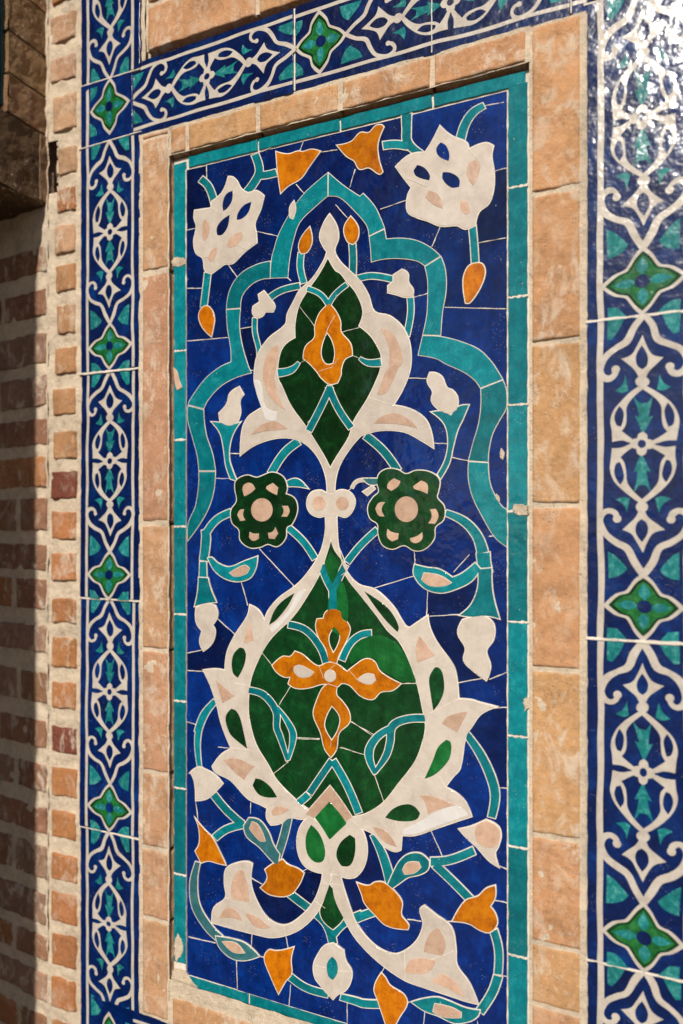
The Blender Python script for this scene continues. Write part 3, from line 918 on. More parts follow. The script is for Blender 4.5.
inset(f2, 'petal_inset', '13: 468 545, 440 560, 434 600, 455 636, 470 610, 480 570', 'pink'); inset(f2, 'petal_inset', '23: 305 38, 292 60, 318 85, 352 100, 350 80, 335 50', 'pink'); inset(f2, 'petal_inset', '23: 415 72, 412 100, 430 120, 446 112, 436 78', 'pink')
# buds
OB = ['12: 398 520, 405 600, 414 660, 440 635, 482 610, 512 568, 548 518, 518 512, 488 520, 472 518, 438 528',
 '13: -8 498, 25 535, 50 550, 68 578, 100 573, 135 595, 146 588, 132 540, 130 490, 150 435, 140 428, 122 432, 100 455, 70 455, 40 485',
 '22: 162 431, 143 440, 134 468, 148 505, 177 535, 184 500, 187 475, 180 448', '23: 465 285, 438 298, 422 342, 430 420, 445 418, 478 370, 495 322, 488 290',
 '22: 512 162, 485 196, 475 230, 484 252, 505 245, 520 210', '22: 652 126, 630 165, 640 208, 660 220, 676 200, 677 162',
 '52: 125 408, 135 440, 136 488, 122 515, 142 555, 168 548, 198 556, 226 562, 206 520, 180 470, 150 438', '52: 420 544, 385 560, 360 578, 368 608, 345 640, 380 664, 440 666, 474 632, 492 590, 472 575, 440 562',
 '62: 457 420, 420 430, 395 432, 372 430, 358 458, 378 515, 406 578, 430 535, 450 510, 448 462', '63: 60 200, 76 240, 85 268, 120 308, 160 345, 232 358, 234 342, 210 310, 212 265, 188 230, 152 200, 122 198, 98 210',
 '63: 530 210, 500 220, 472 246, 430 260, 385 330, 440 338, 478 360, 510 368, 536 342, 532 308, 512 280, 530 248', '63: 142 508, 118 560, 130 600, 150 660, 170 720, 205 655, 230 610, 218 580, 172 550, 155 522']
for s in OB: piece('bud', s, 'orange', thr=60)
piece('splinter', '22: 458 74, 445 95, 446 128, 455 132, 464 100', 'cream')
# trefoils
piece('trefoil', '22: 356 380, 338 392, 342 418, 320 432, 318 455, 332 472, 352 464, 360 450, 388 450, 393 430, 374 402', 'cream')
piece('trefoil', '23: 212 307, 184 325, 183 348, 165 362, 165 385, 195 392, 220 400, 247 400, 250 375, 234 350, 232 320', 'cream')
# arch interior leaf buds with calyx
piece('calyx', '32: 178 212, 212 215, 240 222, 275 213, 252 250, 240 290, 238 340, 250 380, 263 412, 242 406, 226 360, 218 300, 206 250', 'turq', top=.0011)
piece('leaf_bud', '32: 272 92, 240 115, 230 150, 203 182, 207 212, 236 225, 262 215, 276 182, 274 140, 287 118', 'cream')
piece('calyx', '33: 314 178, 350 176, 380 190, 405 160, 440 154, 420 202, 402 240, 386 300, 374 352, 344 406, 334 390, 360 340, 370 280, 358 220', 'turq', top=.0011)
piece('leaf_bud', '33: 308 44, 300 75, 318 108, 314 140, 340 170, 370 184, 400 170, 402 130, 386 105, 365 95, 350 60, 330 46', 'cream')
# ---- upper medallion
m1 = piece('medallion_frame', '22: 580 118, 560 150, 547 195, 562 232, 572 245, 560 278, 520 340, 478 378, 460 412, 436 460, 430 494, 372 542, 334 600, 324 660 | 32: 325 80, 338 120, 356 160, 330 175, 300 198, 282 240, 276 325, 322 292, 382 270, 436 265, 485 278, 520 305, 550 348, 568 400, 573 455, 597 455, 600 410, 612 365, 640 315, 683 262 | 33: 90 252, 140 240, 220 245, 285 278, 320 300, 310 240, 288 198, 240 168, 182 155, 215 100, 238 40 | 23: 243 600, 235 545, 212 500, 170 465, 118 450, 98 395, 68 345, 30 308, 0 278 | 22: 597 242, 610 200, 604 158',
  'cream', top=.00135)
g1 = piece('medallion_field', '22: 575 270, 545 325, 508 378, 478 430, 465 490, 465 540, 425 570, 408 620, 408 680 | 32: 418 85, 450 155, 500 225, 560 320, 583 365, 603 330, 645 262 | 33: 45 212, 95 130, 128 60, 138 30 | 23: 140 600, 130 575, 105 535, 64 500, 78 450, 55 388, 20 345, 0 320 | 22: 600 312', 'green', top=.0017)
# holes of the frame use the same outline as the field, so re-list the field's motifs on top of it
inset(m1, 'petal_inset', '22: 408 560, 372 590, 355 640 | 32: 356 75, 380 130, 432 175, 406 120, 392 60 | 22: 398 640, 405 600', 'pink', gw=.0006, grout=True)
inset(m1, 'petal_inset', '32: 312 258, 342 226, 392 210, 440 236, 400 240, 352 246', 'pink', gw=.0006, grout=True)
inset(m1, 'petal_inset', '23: 140 508, 168 575, 168 640 | 33: 155 45, 128 118, 160 112, 200 30 | 23: 216 620, 205 570, 178 520', 'pink', gw=.0006, grout=True)
inset(m1, 'petal_inset', '33: 118 218, 140 195, 190 182, 240 205, 268 236, 200 220', 'pink', gw=.0006, grout=True)
def sub(par, name, spec, w, mat='turq', top=.0012):
    return line(name, spec, w, mat, top=top, parent=par)
sub(g1, 'tendril', '22: 505 372, 550 392, 578 428', 16, top=.0020); sub(g1, 'tendril', '22: 640 358, 600 392, 578 426', 16, top=.0020)
sub(g1, 'tendril', '22: 405 660, 450 650, 476 625', [26, 22, 10], top=.0020); sub(g1, 'tendril', '23: 70 610, 98 625, 142 624', [10, 20, 26], top=.0020)
sub(g1, 'tendril', '32: 584 92, 550 165, 510 242', 22, top=.0020); sub(g1, 'tendril', '32: 578 92, 610 165, 655 232', 22, top=.0020)
b1 = piece('amber_ogee', '22: 580 424, 548 456, 532 500, 530 540, 500 570, 492 610, 518 632, 542 660 | 32: 552 60, 580 82, 608 78, 620 50 | 22: 620 650, 632 615, 658 600, 652 560, 620 520, 618 485, 602 450', 'orange', parent=g1, holes=['22: 572 520, 556 560, 552 600, 568 630, 594 628, 600 590, 590 548'], top=.00215)
cut('22: 600 465, 580 500, 570 525', .0007, .0028); cut('22: 545 655, 590 640, 612 610', .0005, .0026)
for c_ in ('22: 475 428, 530 500', '22: 683 505, 625 520', '32: 570 150, 505 215', '22: 480 625, 496 618', '22: 655 598, 683 610'): cut(c_, .0007, .00195)
# ---- rosettes
r1 = piece('rosette', '32: 262 412, 298 394, 330 402, 350 396, 385 384, 422 400, 435 435, 430 458, 462 475, 470 515, 452 560, 434 572, 430 608, 402 636, 370 628, 345 638, 308 640, 276 615, 272 580, 248 555, 245 512, 264 482, 258 440', 'green', thr=75, top=.0014)
r2 = piece('rosette', '33: 136 388, 165 372, 200 376, 226 390, 262 378, 310 384, 340 410, 336 450, 332 470, 356 500, 354 545, 326 570, 322 610, 290 645, 255 650, 220 632, 180 645, 146 630, 132 592, 130 560, 104 540, 97 502, 114 470, 134 450, 128 418', 'green', thr=75, top=.0014)
def disc(cx, cy, rx, ry=None, b='32', n=12):
    ry = ry or rx*1.08
    return b+': '+', '.join('%.1f %.1f' % (cx+rx*math.cos(i*2*math.pi/n), cy+ry*math.sin(i*2*math.pi/n)) for i in range(n))
inset(r1, 'centre', disc(350, 512, 37), 'pink', gw=.0005, grout=True); inset(r2, 'centre', disc(228, 510, 40, 44, '33'), 'pink', gw=.0005, grout=True)
for s in ('32: 290 425, 312 420, 328 440, 312 455, 290 466, 284 442', '32: 366 432, 388 420, 406 436, 402 462, 380 452, 364 440', '32: 418 498, 438 498, 445 516, 436 536, 416 535, 424 516',
          '32: 370 590, 386 586, 396 570, 406 592, 394 612, 374 610', '32: 308 586, 320 592, 340 592, 340 610, 320 618, 306 606', '32: 290 510, 275 512, 266 530, 276 550, 294 548, 286 530'): inset(r1, 'petal', s, 'pink', gw=.0004, grout=True)
for s in ('33: 166 420, 186 404, 208 414, 200 432, 176 448, 162 438', '33: 252 430, 278 412, 300 425, 300 458, 278 448, 254 440', '33: 308 510, 328 508, 338 532, 326 560, 302 558, 314 536',
          '33: 240 608, 262 602, 282 588, 282 612, 262 626, 244 620', '33: 164 576, 176 586, 202 592, 200 612, 180 620, 162 604', '33: 156 486, 134 488, 122 508, 134 532, 154 534, 144 510'): inset(r2, 'petal', s, 'pink', gw=.0004, grout=True)
kn = piece('knot', '32: 548 445, 516 455, 503 490, 515 522, 545 536, 572 530, 588 536, 608 530, 636 536, 658 515, 667 480, 650 452, 618 444, 588 456, 570 454', 'cream', thr=75, top=.00145)
inset(kn, 'stud', disc(545, 490, 23), 'pink'); inset(kn, 'stud', disc(625, 490, 22), 'pink')
piece('leaflet', '32: 435 414, 470 406, 506 438, 470 432, 440 432', 'turq'); piece('leaflet', '33: 80 405, 130 405, 128 425, 100 424', 'slate'); piece('leaflet', '33: 80 450, 112 430, 120 440, 95 462', 'cream')
line('leaflet', '33: 42 436, 58 415, 84 410', 9, 'cream')
# ---- lower medallion
g2 = piece('medallion_field', '32: 584 600, 572 640 | 42: 565 50, 543 112, 498 192, 450 258, 378 332, 342 388, 308 470, 298 540 | 52: 300 40, 328 150, 370 222, 400 275, 465 340, 530 385, 555 435, 580 478, 605 450, 660 405 | 53: 90 392, 150 352, 200 292, 262 210, 292 130, 294 80 | 43: 286 590, 270 500, 242 420, 205 345, 165 308, 130 258, 75 188, 20 118 | 42: 632 80, 605 15', 'green', top=.0009)
# cream frame, left limb with its three leaves
fl = piece('medallion_frame', '32: 566 525, 566 590 | 42: 548 45, 500 120, 460 160, 410 196, 372 240, 358 276, 338 240, 308 222, 300 260, 262 318, 232 380, 224 445, 190 440, 150 444, 176 500, 198 570 | 52: 206 60, 222 110, 246 166, 212 185, 180 226, 192 246, 242 272, 300 334, 345 356, 368 368, 366 402, 380 425, 412 420, 442 400, 490 405, 520 385, 466 340, 402 275, 370 220, 328 148, 305 60 | 42: 303 540, 312 470, 346 388, 382 332, 455 260, 502 192, 547 112, 568 50 | 32: 576 640, 584 605, 584 525', 'cream', top=.00135)
fr = piece('medallion_frame', '32: 584 525, 586 606, 600 650 | 42: 640 90 | 43: 22 120, 75 190, 130 260, 165 308, 204 345, 242 420, 268 500, 285 580 | 53: 294 85, 288 130, 260 208, 200 288, 150 350, 90 388, 30 405, 20 430, 75 438, 118 458, 150 496, 185 515, 208 510, 212 460, 258 460, 330 436, 400 412, 450 396, 420 335, 360 296, 385 262, 410 232, 430 120, 450 90, 480 48, 532 22 | 43: 480 555, 450 546, 405 542, 400 480, 388 430, 332 350, 308 300, 300 258, 238 300, 222 290, 182 226, 122 170, 62 150, 15 92 | 42: 610 20 | 32: 606 590, 604 525', 'cream', top=.00137)
for s, m_ in (('42: 272 368, 250 398, 250 450, 268 470, 288 432, 296 392, 288 370', 'green'), ('42: 245 575, 226 605, 236 650 | 52: 250 125, 300 165, 290 118, 276 60, 262 36', 'green'),
              ('52: 328 266, 318 290, 345 325, 402 331, 380 296, 350 272', 'green'), ('42: 462 180, 402 226, 374 290, 402 270, 440 222', 'green'),
              ('42: 308 272, 292 330, 288 352, 322 342, 314 300', 'pink'), ('42: 192 475, 215 495, 258 532, 216 556, 205 520', 'pink'),
              ('52: 218 206, 262 198, 326 226, 304 248, 290 272, 262 250', 'pink'), ('52: 382 378, 402 362, 445 370, 425 385, 388 394', 'pink')): inset(fl, 'petal_inset', s, m_, gw=.0004, grout=True)
for s, m_ in (('43: 84 174, 150 218, 180 250, 202 295, 198 314, 150 265', 'green'), ('43: 272 324, 300 360, 326 394, 266 418, 260 370', 'pink'),
              ('43: 325 434, 306 470, 310 520, 320 582, 342 552, 357 510, 352 455, 340 436', 'green'), ('43: 438 584, 372 600, 350 626, 400 655, 420 620', 'pink'),
              ('53: 365 134, 336 160, 318 205, 290 268, 330 250, 372 205, 382 165, 378 140', 'green2'), ('53: 270 324, 330 330, 392 358, 330 375, 302 390, 292 350', 'pink'),
              ('53: 156 400, 180 372, 215 356, 250 358, 275 385, 260 408, 205 412', 'green'), ('53: 112 432, 150 440, 180 470, 195 500, 150 480', 'pink')): inset(fr, 'petal_inset', s, m_, gw=.0004, grout=True)
inset(m1, 'white_piece', '32: 322 70, 345 78, 362 160, 402 178, 398 208, 366 204, 350 165, 334 120', 'white')
inset(fr, 'white_piece', '53: 215 440, 262 420, 312 392, 400 360, 440 392, 400 406, 330 430, 262 456, 216 458', 'white')
inset(fl, 'white_piece', '42: 470 182, 500 168, 455 245, 385 318, 376 300, 440 240', 'white')
for c_ in ('42: 455 158, 508 172', '42: 258 488, 308 496', '52: 242 162, 310 170', '52: 362 368, 402 296', '52: 455 402, 480 360', '43: 238 300, 196 336', '43: 388 430, 345 448', '43: 404 542, 288 600', '53: 292 262, 238 262', '53: 340 258, 362 298',
           '32: 326 182, 436 176', '32: 480 280, 512 246', '33: 98 128, 180 156', '33: 262 236, 304 222', '22: 432 494, 472 505', '23: 112 450, 68 462', '52: 200 160, 250 165', '53: 205 458, 180 380', '32: 568 540, 606 540', '42: 505 122, 545 118', '43: 20 112, 5 120'):
    cut(c_, .0006, .00185)
for c_ in ('62: 425 345, 432 380', '62: 532 262, 566 285', '62: 222 250, 315 262', '63: 60 345, 82 372', '63: 222 432, 224 530', '63: 392 430, 290 470', '62: 532 480, 575 490', '62: 606 500, 655 500', '62: 556 200, 616 205', '13: 225 610, 300 640', '13: 440 512, 470 548', '22: 178 97, 215 120', '22: 300 238, 262 222', '22: 148 268, 175 262'):
    cut(c_, .0006, .00195)
# brighter firings inside the green field
for s_ in ('43: 30 400, 60 350, 120 325, 185 345, 225 395, 262 480, 215 484, 180 465, 140 442, 125 408, 85 402, 40 425', '42: 584 40, 606 70, 612 100, 590 160, 562 95, 572 60',
           '43: -10 130, 15 150, 30 250, 10 330, -30 300, -40 210'):
    inset(g2, 'field_piece', s_, 'green2') if False else piece('field_piece', s_, 'green2', top=.00100, parent=g2, cover=False, grout=False)
# small chevron and diamond
piece('chevron', '52: 582 292, 540 340, 498 388, 524 404, 560 368, 580 346, 606 376, 636 418, 658 400, 622 345', 'pink', top=.0013, thr=40)
dm = piece('diamond', '52: 580 346, 530 400, 556 436, 580 476, 608 452, 640 420, 614 382', 'green2', top=.0013, thr=40)
lp1 = piece('loop_leaf', '52: 512 392, 478 438, 470 500, 490 558, 530 584, 575 590, 592 590, 640 606 , 672 600, 700 560, 708 500, 690 440, 655 408, 612 445, 580 478, 552 430', 'cream', top=.00138, thr=60)
inset(lp1, 'drop_inset', '52: 518 424, 500 465, 504 520, 528 550, 556 550, 566 525, 560 485, 542 448', 'green2', gw=.0004, grout=True)
inset(lp1, 'drop_inset', '52: 650 458, 616 488, 604 530, 622 565, 652 562, 668 520, 668 470', 'green', gw=.0004, grout=True)
# tendrils in the field
sub(g2, 'tendril', '42: 552 85, 568 130, 590 172', 22); sub(g2, 'tendril', '42: 634 85, 612 130, 592 172', 22); sub(g2, 'tendril', '42: 591 165, 592 200, 592 240', 26)
sub(g2, 'tendril', '42: 440 288, 500 308, 548 365, 568 418', 22); sub(g2, 'tendril', '43: 108 318, 70 325, 35 355, 8 410', 22)
sub(g2, 'tendril', '42: 305 512, 358 530, 398 585, 400 640 | 52: 410 120, 438 205', [20, 22, 22, 20, 20, 12]); sub(g2, 'tendril', '42: 402 570, 440 625 | 52: 456 120, 440 200', [8, 18, 22, 10])
sub(g2, 'tendril', '43: 292 608, 225 612, 180 636, 172 690 | 53: 158 190, 118 248', [24, 24, 26, 24, 22, 12]); sub(g2, 'tendril', '43: 178 640, 125 675 | 53: 100 180, 122 250', [20, 24, 28, 14])
sub(g2, 'tendril', '52: 588 206, 540 276, 512 318', 22); sub(g2, 'tendril', '52: 508 322, 488 340, 472 352', 24); sub(g2, 'tendril', '52: 592 206, 640 290, 680 385', 24)
# amber cross flower
cf = 'amber_cross'
p0 = piece(cf, '42: 592 235, 568 246, 560 268, 538 270, 534 300, 548 340, 568 370, 576 412, 604 420, 612 392, 634 350, 650 306, 640 280, 624 268, 618 245', 'orange', parent=g2, holes=['42: 596 296, 578 326, 580 358, 594 386, 610 356, 616 324'], top=.00128, thr=60)
p1 = piece(cf, '42: 385 428, 420 398, 446 398, 462 380, 490 392, 540 430, 575 418, 606 424, 640 450 | 43: 50 430, 88 406, 118 414, 135 445, 165 468, 208 490, 180 512, 140 518, 112 543, 70 530, 36 496, 8 488 | 42: 606 500, 562 490, 508 504, 466 505, 440 490, 448 466, 425 466, 400 450', 'orange', parent=g2, top=.0013, thr=60)
p2 = piece(cf, '42: 566 496, 534 556 | 52: 526 52, 550 110, 564 165, 585 194, 604 165, 612 112, 648 75, 646 38, 622 2 | 42: 604 528, 606 498', 'orange', parent=g2, holes=['52: 588 18, 568 56, 563 92, 588 138, 610 100, 616 58'], top=.00129, thr=60)
inset(p1, 'cream_inset', disc(583, 463, 20, 21, '42'), 'cream', gw=.0004, grout=True); inset(p1, 'cream_inset', '42: 460 432, 480 426, 528 450, 512 466, 480 468, 460 450', 'cream', gw=.0004, grout=True); inset(p1, 'cream_inset', '43: 60 476, 90 455, 118 458, 124 478, 105 492, 80 488', 'cream', gw=.0004, grout=True)
cut('42: 600 425, 580 440', .0005, .00185); cut('42: 575 490, 605 500', .0006, .00185); cut('52: 586 130, 584 160', .0005, .0018); cut('42: 545 430, 560 470', .0005, .00185)
cut('43: 30 440, 60 475', .0004, .0018)
for c_ in ('42: 410 290, 445 284', '42: 345 378, 388 432', '42: 448 498, 408 562', '42: 460 678, 545 680', '52: 388 252, 440 210', '52: 458 127, 548 131', '52: 618 160, 683 182', '53: 40 72, 122 128', '53: 0 162, 95 188',
           '53: 118 252, 152 352', '43: 200 490, 268 488', '43: 38 620, 118 664'): cut(c_, .0009, .00125)
# ---- lower stems with tulips
piece('tulip', '62: 266 132, 228 152, 222 200, 226 250, 186 285, 180 335, 250 355, 330 375, 380 385, 430 378, 482 355, 528 312, 558 262, 580 205, 584 160, 558 160, 552 200, 528 262, 478 318, 425 345, 372 322, 332 262, 312 200, 316 135, 300 128', 'cream', thr=60, top=.0014)
tu1 = bpy.context.scene.objects.get('tulip')
inset(tu1, 'petal_inset', '62: 268 158, 246 205, 246 255, 310 265, 300 200, 288 156', 'pink', gw=.0004, grout=True)
inset(tu1, 'petal_inset', '62: 205 322, 228 285, 262 292, 285 330, 240 318', 'pink'); inset(tu1, 'petal_inset', '62: 290 300, 340 318, 380 352, 330 350', 'pink')
tu2 = piece('tulip', '63: 290 278, 275 292, 286 340, 264 396, 222 432, 182 442, 120 412, 62 345, 30 268, 2 175, -25 170, -18 250, 20 330, 60 395, 132 468, 220 530, 290 556, 370 582, 430 602, 472 612, 442 540, 400 480, 396 420, 380 350, 330 310', 'cream', thr=60, top=.00142)
inset(tu2, 'petal_inset', '63: 336 350, 302 380, 288 434, 350 448, 362 404', 'pink', gw=.0004, grout=True)
inset(tu2, 'petal_inset', '63: 222 500, 250 458, 330 464, 300 505, 240 508', 'pink'); inset(tu2, 'petal_inset', '63: 312 535, 350 505, 400 540, 425 590, 370 560', 'pink')
piece('spindle', '62: 580 205, 560 262, 548 298, 560 330, 592 358, 625 325, 630 300, 612 250', 'green', top=.0013, thr=60)
ce_ = piece('hanging_blossom', '62: 594 405, 562 416, 540 446, 526 482, 532 525, 556 556, 572 575, 592 596, 610 578, 635 565, 652 535, 655 500, 636 468, 628 430', 'cream', top=.0014)
inset(ce_, 'drop_inset', '62: 590 450, 572 475, 576 515, 592 530, 608 505, 606 470', 'turq', gw=.0004, grout=True)
# ---- leaves
def ring(name, out, inn, mat='turq', imat='pink'):
    o = piece(name, out, mat, top=.00125); inset(o, 'leaf_inset', inn, imat, gw=.0006, grout=True); return o
ring('leaf', '42: 165 62, 195 112, 250 140, 305 132, 328 98, 334 56, 290 72, 238 92, 198 78, 178 60', '42: 240 112, 290 86, 308 96, 296 115, 258 124')
ring('leaf', '43: 256 84, 254 120, 290 164, 345 180, 400 166, 450 140, 480 98, 462 78, 420 112, 385 128, 340 100, 298 94', '43: 288 112, 280 135, 310 156, 358 156, 382 145, 340 120')
piece('calyx', '42: 134 128, 165 130, 176 170, 194 212, 158 216, 120 226, 130 180', 'turq'); piece('calyx', '43: 472 100, 518 96, 522 180, 545 268, 500 258, 455 262, 410 256, 450 218, 472 160', 'turq')
piece('leaf_bud', '42: 160 217, 125 232, 126 280, 146 310, 138 348, 150 378, 180 350, 190 312, 180 290, 198 258, 190 225', 'cream'); piece('leaf_bud', '43: 478 258, 420 272, 404 318, 430 368, 424 410, 450 440, 500 478, 514 430, 500 378, 524 340, 526 290, 500 262', 'cream')
piece('pale_leaf', '52: 134 228, 106 246, 120 280, 124 342, 160 336, 190 312, 216 284, 190 255, 156 236', 'cream')
pr = piece('pale_leaf', '53: 408 440, 450 430, 500 408, 540 430, 550 460, 540 500, 530 522, 542 568, 508 545, 470 502, 435 470', 'cream')
inset(pr, 'petal_inset', '53: 502 412, 538 432, 548 460, 536 495, 506 502, 475 490, 462 462, 466 430', 'pink')
ring('leaf', '52: 305 402, 288 428, 298 465, 340 500, 388 552, 404 560, 410 525, 388 492, 372 450, 342 410', '52: 316 414, 308 438, 342 478, 362 480, 352 450, 335 422', 'slate')
ring('leaf', '63: 165 205, 185 160, 205 125, 235 102, 275 100, 305 125, 300 155, 270 172, 235 180, 205 200, 180 218', '63: 232 130, 215 155, 222 170, 255 165, 278 145, 270 128')
ring('leaf', '62: 192 382, 250 392, 295 408, 340 450, 290 464, 245 456, 205 420', '62: 215 400, 262 404, 292 438, 250 434', 'slate')
ring('leaf', '63: 246 606, 290 594, 335 590, 372 602, 430 626, 478 634, 470 655, 440 672, 390 677, 335 652, 290 636', '63: 325 610, 380 622, 416 640, 415 658, 355 656, 318 638')

# ---- blue ground: cut into pieces by every outline and joint (planar subdivision)
for c_ in ('12: 160 562, 160 612', '12: 490 486, 478 515', '12: 552 520, 605 512', '12: 465 630, 502 672', '13: 52 578, 34 640', '13: 525 586, 570 574', '22: 90 172, 122 165', '22: 92 370, 152 370', '22: 92 550, 235 538',
           '22: 232 288, 264 332', '22: 328 175, 405 193', '22: 272 508, 328 500', '22: 300 650, 328 650', '22: 600 85, 640 130', '23: 138 100, 236 66', '23: 342 162, 314 228', '23: 472 215, 566 198', '23: 358 435, 566 441',
           '23: 248 402, 300 388', '32: 236 320, 280 320', '32: 188 405, 250 405', '33: 232 62, 302 64', '33: 318 284, 368 286', '33: 372 330, 442 345', '33: 254 648, 256 683 | 43: 256 88', '33: 508 602, 545 598',
           '42: 278 142, 300 224', '42: 340 30, 458 158', '42: 340 30, 350 5', '42: 195 268, 258 324', '42: 92 386, 152 374', '42: 92 445, 152 449', '42: 92 620, 148 638', '43: 112 166, 258 122', '43: 300 172, 296 262', '43: 306 260, 418 254',
           '43: 402 488, 498 470', '43: 388 110, 442 50', '43: 520 574, 572 571', '52: 92 74, 142 88', '52: 310 350, 310 388', '52: 122 340, 130 408', '52: 312 608, 348 628', '52: 485 584, 512 572', '53: 308 438, 352 538',
           '53: 530 300, 572 301', '53: 540 565, 572 578', '62: 98 385, 190 406', '62: 262 458, 265 562', '62: 315 372, 312 422', '62: 430 376, 438 424', '62: 447 548, 441 622', '62: 640 600, 640 683', '63: 528 260, 572 269',
           '63: 538 515, 572 520', '63: 230 325, 278 332', '63: 362 332, 388 332', '63: 152 488, 136 522', '63: 228 610, 252 604', '63: 25 610, 25 683', '62: 345 452, 365 458', '22: 435 333, 448 345',
           '52: 98 250, 112 248', '32: 640 450, 683 410', '62: 640 683, 640 760', '63: 290 640, 280 740', '63: 470 672, 478 760', '43: 575 450, 510 476', '13: 560 350, 492 362', '12: 330 525, 380 505'):
    cut(c_, .00095, .0007)
bx0, bx1 = at(187, 0)[0], at(507, 0)[0]
bzt, bzb = CZ+.607*D, CZ-.757*D
S = 1000.0
verts, edges = [], []
def addloop(lp, closed):
    st = len(verts)
    for p in lp: verts.append(Vector((p.x*S, p.y*S)))
    n = len(lp)
    for i in range(n if closed else n-1): edges.append((st+i, st+(i+1) % n))
addloop([Vector((bx0, bzb)), Vector((bx1, bzb)), Vector((bx1, bzt)), Vector((bx0, bzt))], True)
for lp in CONS: addloop(lp[::2] if len(lp) > 30 else lp, True)
for lp in CUTL: addloop(lp, False)
rv, re, rf, ov, oe, of = delaunay_2d_cdt(verts, edges, [], 0, 1e-4)
conset = {tuple(sorted(e)) for e, o_ in zip(re, oe) if o_}
emap = {}
for i, f in enumerate(rf):
    for a in range(3):
        emap.setdefault(tuple(sorted((f[a], f[(a+1) % 3]))), []).append(i)
comp = [-1]*len(rf); nc = 0
def inside(p, lp):
    c = False; j = len(lp)-1
    for i in range(len(lp)):
        a, b = lp[i], lp[j]
        if (a.y > p.y) != (b.y > p.y) and p.x < (b.x-a.x)*(p.y-a.y)/(b.y-a.y)+a.x: c = not c
        j = i
    return c
bbs = [(min(p.x for p in l), max(p.x for p in l), min(p.y for p in l), max(p.y for p in l)) for l in COVER]
for i in range(len(rf)):
    if comp[i] >= 0: continue
    st = [i]; comp[i] = nc
    while st:
        t = st.pop(); f = rf[t]
        for a in range(3):
            e = tuple(sorted((f[a], f[(a+1) % 3])))
            if e in conset: continue
            for o_ in emap[e]:
                if comp[o_] < 0: comp[o_] = nc; st.append(o_)
    nc += 1
groups = {}
for i, c_ in enumerate(comp): groups.setdefault(c_, []).append(i)
nblue = 0
rest_v, rest_f = [], []
cand = []
for c_, tr in groups.items():
    area = 0; big = None; ba = 0
    for t in tr:
        a, b, d_ = [rv[k_] for k_ in rf[t]]
        ar = abs((b-a).cross(d_-a))*.5
        area += ar
        if ar > ba: ba = ar; big = (a+b+d_)/3/S
    if big is None or not (bx0 < big.x < bx1 and bzb < big.y < bzt): continue
    hid = any(bb[0] <= big.x <= bb[1] and bb[2] <= big.y <= bb[3] and inside(big, lp) for bb, lp in zip(bbs, COVER))
    if hid: continue
    cand.append((area, tr))
cand.sort(key=lambda q: -q[0])
for n_, (area, tr) in enumerate(cand):
    ids = {}
    vs, fs = [], []
    ax, az = random.gauss(0, .028), random.gauss(0, .028)
    cx = sum(rv[rf[t][0]].x for t in tr)/len(tr)/S; cz_ = sum(rv[rf[t][0]].y for t in tr)/len(tr)/S
    for t in tr:
        fc = []
        for k_ in rf[t]:
            if k_ not in ids:
                x, z = rv[k_].x/S, rv[k_].y/S
                hh = max(-.0005, min(.0004, ax*(x-cx)+az*(z-cz_)))
                ids[k_] = len(vs); vs.append((x, -.0001-hh, z))
            fc.append(ids[k_])
        a, b, d_ = [Vector(vs[q]) for q in fc]
        if (b-a).cross(d_-a).y > 0: fc = fc[::-1]
        fs.append(fc)
    if n_ < 90 and area > 12:
        me = bpy.data.meshes.new('blue_tile'); me.from_pydata(vs, [], fs)
        put(link_mesh('blue_tile', me, M['blue']), panel)
        nblue += 1
    else:
        b0 = len(rest_v); rest_v += vs; rest_f += [[q+b0 for q in f] for f in fs]
if rest_f:
    me = bpy.data.meshes.new('blue_chips'); me.from_pydata(rest_v, [], rest_f)
    put(link_mesh('blue_chips', me, M['blue']), panel)
print('blue tiles', nblue, 'components', len(cand))

# backing bed, lies under everything
box_obj('grout_bed', [(PX0-.0004, PX1+.003, .0005, .012, PZ0-.02, CZ+.6288*D)], M['grout'], panel)

# ---- turquoise border strips
def strip(p, q, w0, w1, top=.0016, seed=0, mat='turq'):
    """p,q opposite corners in world coords: rectangle with slightly uneven edges"""
    x0, z0 = p; x1, z1 = q
    pts = []
    def side(a, b, n):
        for i in range(n):
            t = i/n
            v = Vector(a).lerp(Vector(b), t)
            v += Vector((noise.noise(Vector((v.x*90, v.y*90, seed))), noise.noise(Vector((v.x*90, v.y*90, seed+5)))))*.0008
            pts.append(v)
    side((x0, z0), (x1, z0), 8 if abs(x1-x0) < .03 else 30); side((x1, z0), (x1, z1), 30 if abs(x1-x0) < .03 else 8)
    side((x1, z1), (x0, z1), 8 if abs(x1-x0) < .03 else 30); side((x0, z1), (x0, z0), 30 if abs(x1-x0) < .03 else 8)
    o = plate('border_strip', [pts], top, M[mat], panel, bev=.0005, base=-.001)
    return o
lsx0, lsx1 = at(174.5, 0)[0], at(186.3, 0)[0]
lys = [163, 263, 351, 440, 526.5, 614, 701, 788, 874, 963]
for i in range(len(lys)-1):
    z1_, z0_ = at(180, lys[i])[1]-.0012, at(180, lys[i+1])[1]+.0012
    strip((lsx0, z0_), (lsx1, z1_), 0, 0, seed=i)
rsx0, rsx1 = at(508.5, 0)[0], at(527.5, 0)[0]
rys = [84, 187, 297, 405, 511, 622, 736, 847, 956, 1070, 1180]
for i in range(len(rys)-1):
    z1_, z0_ = at(518, rys[i])[1]-.0012, max(at(518, rys[i+1])[1]+.0012, PZ0)
    if z1_ < PZ0+.01: break
    strip((rsx0, z0_), (rsx1, z1_), 0, 0, seed=20+i)
txs = [at(188.5, 0)[0], at(258.5, 0)[0], at(340.5, 0)[0], at(433, 0)[0], at(527, 0)[0]]
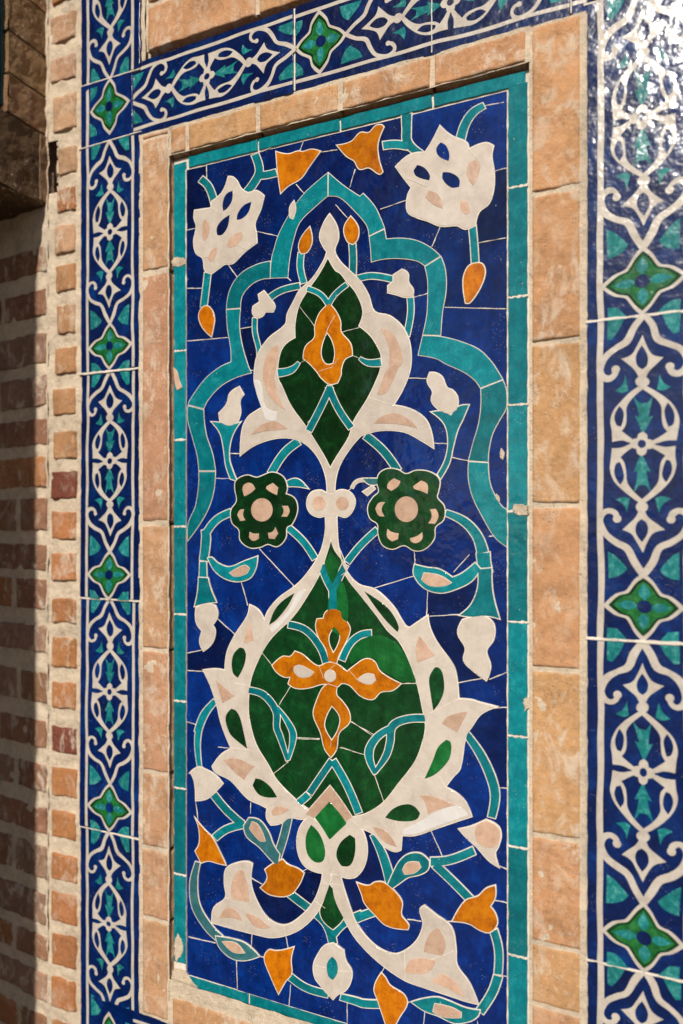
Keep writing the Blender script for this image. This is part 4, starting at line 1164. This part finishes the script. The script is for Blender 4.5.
for i in range(4): strip((txs[i]+.0012, CZ+.610*D), (txs[i+1]-.0012, CZ+.6285*D), 0, 0, seed=40+i)
bxs = [at(181, 0)[0], at(249.5, 0)[0], at(350, 0)[0], at(450, 0)[0], at(507, 0)[0]]
for i in range(4): strip((bxs[i]+.0012, CZ-.781*D), (bxs[i+1]-.0012, CZ-.7585*D), 0, 0, seed=50+i)
def sj(x0, x1, z):
    n = 14; zz = random.uniform(-1, 1)*.0004
    p_ = [Vector((x0+(x1-x0)*i/n, z+zz+noise.noise(Vector((i*.5, z*50, 1)))*.0008)) for i in range(n+1)]
    ws = [.0026*(1+.9*noise.noise(Vector((i*.6, z*70, x0)))) for i in range(n+1)]
    GROUT.append(plate('g', [stroke(p_, ws, 3)], .0019, None, bev=.0005, base=-.001, ret_mesh=True))
for y in lys[1:-1]: sj(lsx0, lsx1+.001, at(180, y)[1])
for y in rys[1:-1]:
    if at(518, y)[1] > PZ0+.01: sj(rsx0-.001, rsx1+.001, at(518, y)[1])
# ragged grout along the inner edges of the border
for xx_ in (rsx0-.0008, lsx1+.0006):
    n = 220
    p_ = [Vector((xx_+noise.noise(Vector((i*.3, xx_*50, 1)))*.0005, bzb+(bzt-bzb)*i/n)) for i in range(n+1)]
    ws = [.0013*(1+1.3*noise.fractal(Vector((i*.35, xx_*70, 3)), .9, 2, 3)) for i in range(n+1)]
    GROUT.append(plate('g', [stroke(p_, [max(w_, .0004) for w_ in ws], 1)], .00175, None, bev=.0002, base=-.001, ret_mesh=True))
# lime spilled over the lower corner
join_meshes('grout', GROUT, M['grout'], panel)
def blob(pts, top=.0026, amp=.0024):
    lp = smooth(wl(pxl(pts)), True, 9, 120)
    lp = [p+Vector((noise.noise(Vector((p.x*400, p.y*700, 1))), noise.noise(Vector((p.x*700, p.y*700, 9)))))*amp for p in lp]
    return plate('b', [lp], top, None, bev=.0007, base=-.001, ret_mesh=True)
mb = [blob('33: 590 502, 612 492, 640 498, 655 512, 640 528, 600 525'), blob('62: 45 505, 80 498, 110 530, 160 590, 220 612, 300 640, 290 665, 200 640, 100 600, 50 560'),
      blob('62: 62 370, 78 400, 80 435, 58 470, 52 420'), blob('22: 46 272, 70 266, 92 276, 84 292, 50 296'), blob('43: 628 545, 648 540, 655 570, 635 572'), blob('33: 550 300, 562 318, 556 342, 546 330', .0009, .0005), blob('33: 532 455, 545 470, 544 495, 532 480', .0009, .0005)]
for q_ in mb:
    q_.name = 'lime_smear'; put(link_mesh('lime_smear', q_, M['mortar']), panel)
pk = plate('clay_chip', [smooth(wl(pxl('32: 48 25, 62 40, 70 70, 80 95, 62 105, 55 85')), True, 4, 60)], .0028, M['pink'], panel, bev=.0005, base=-.001)
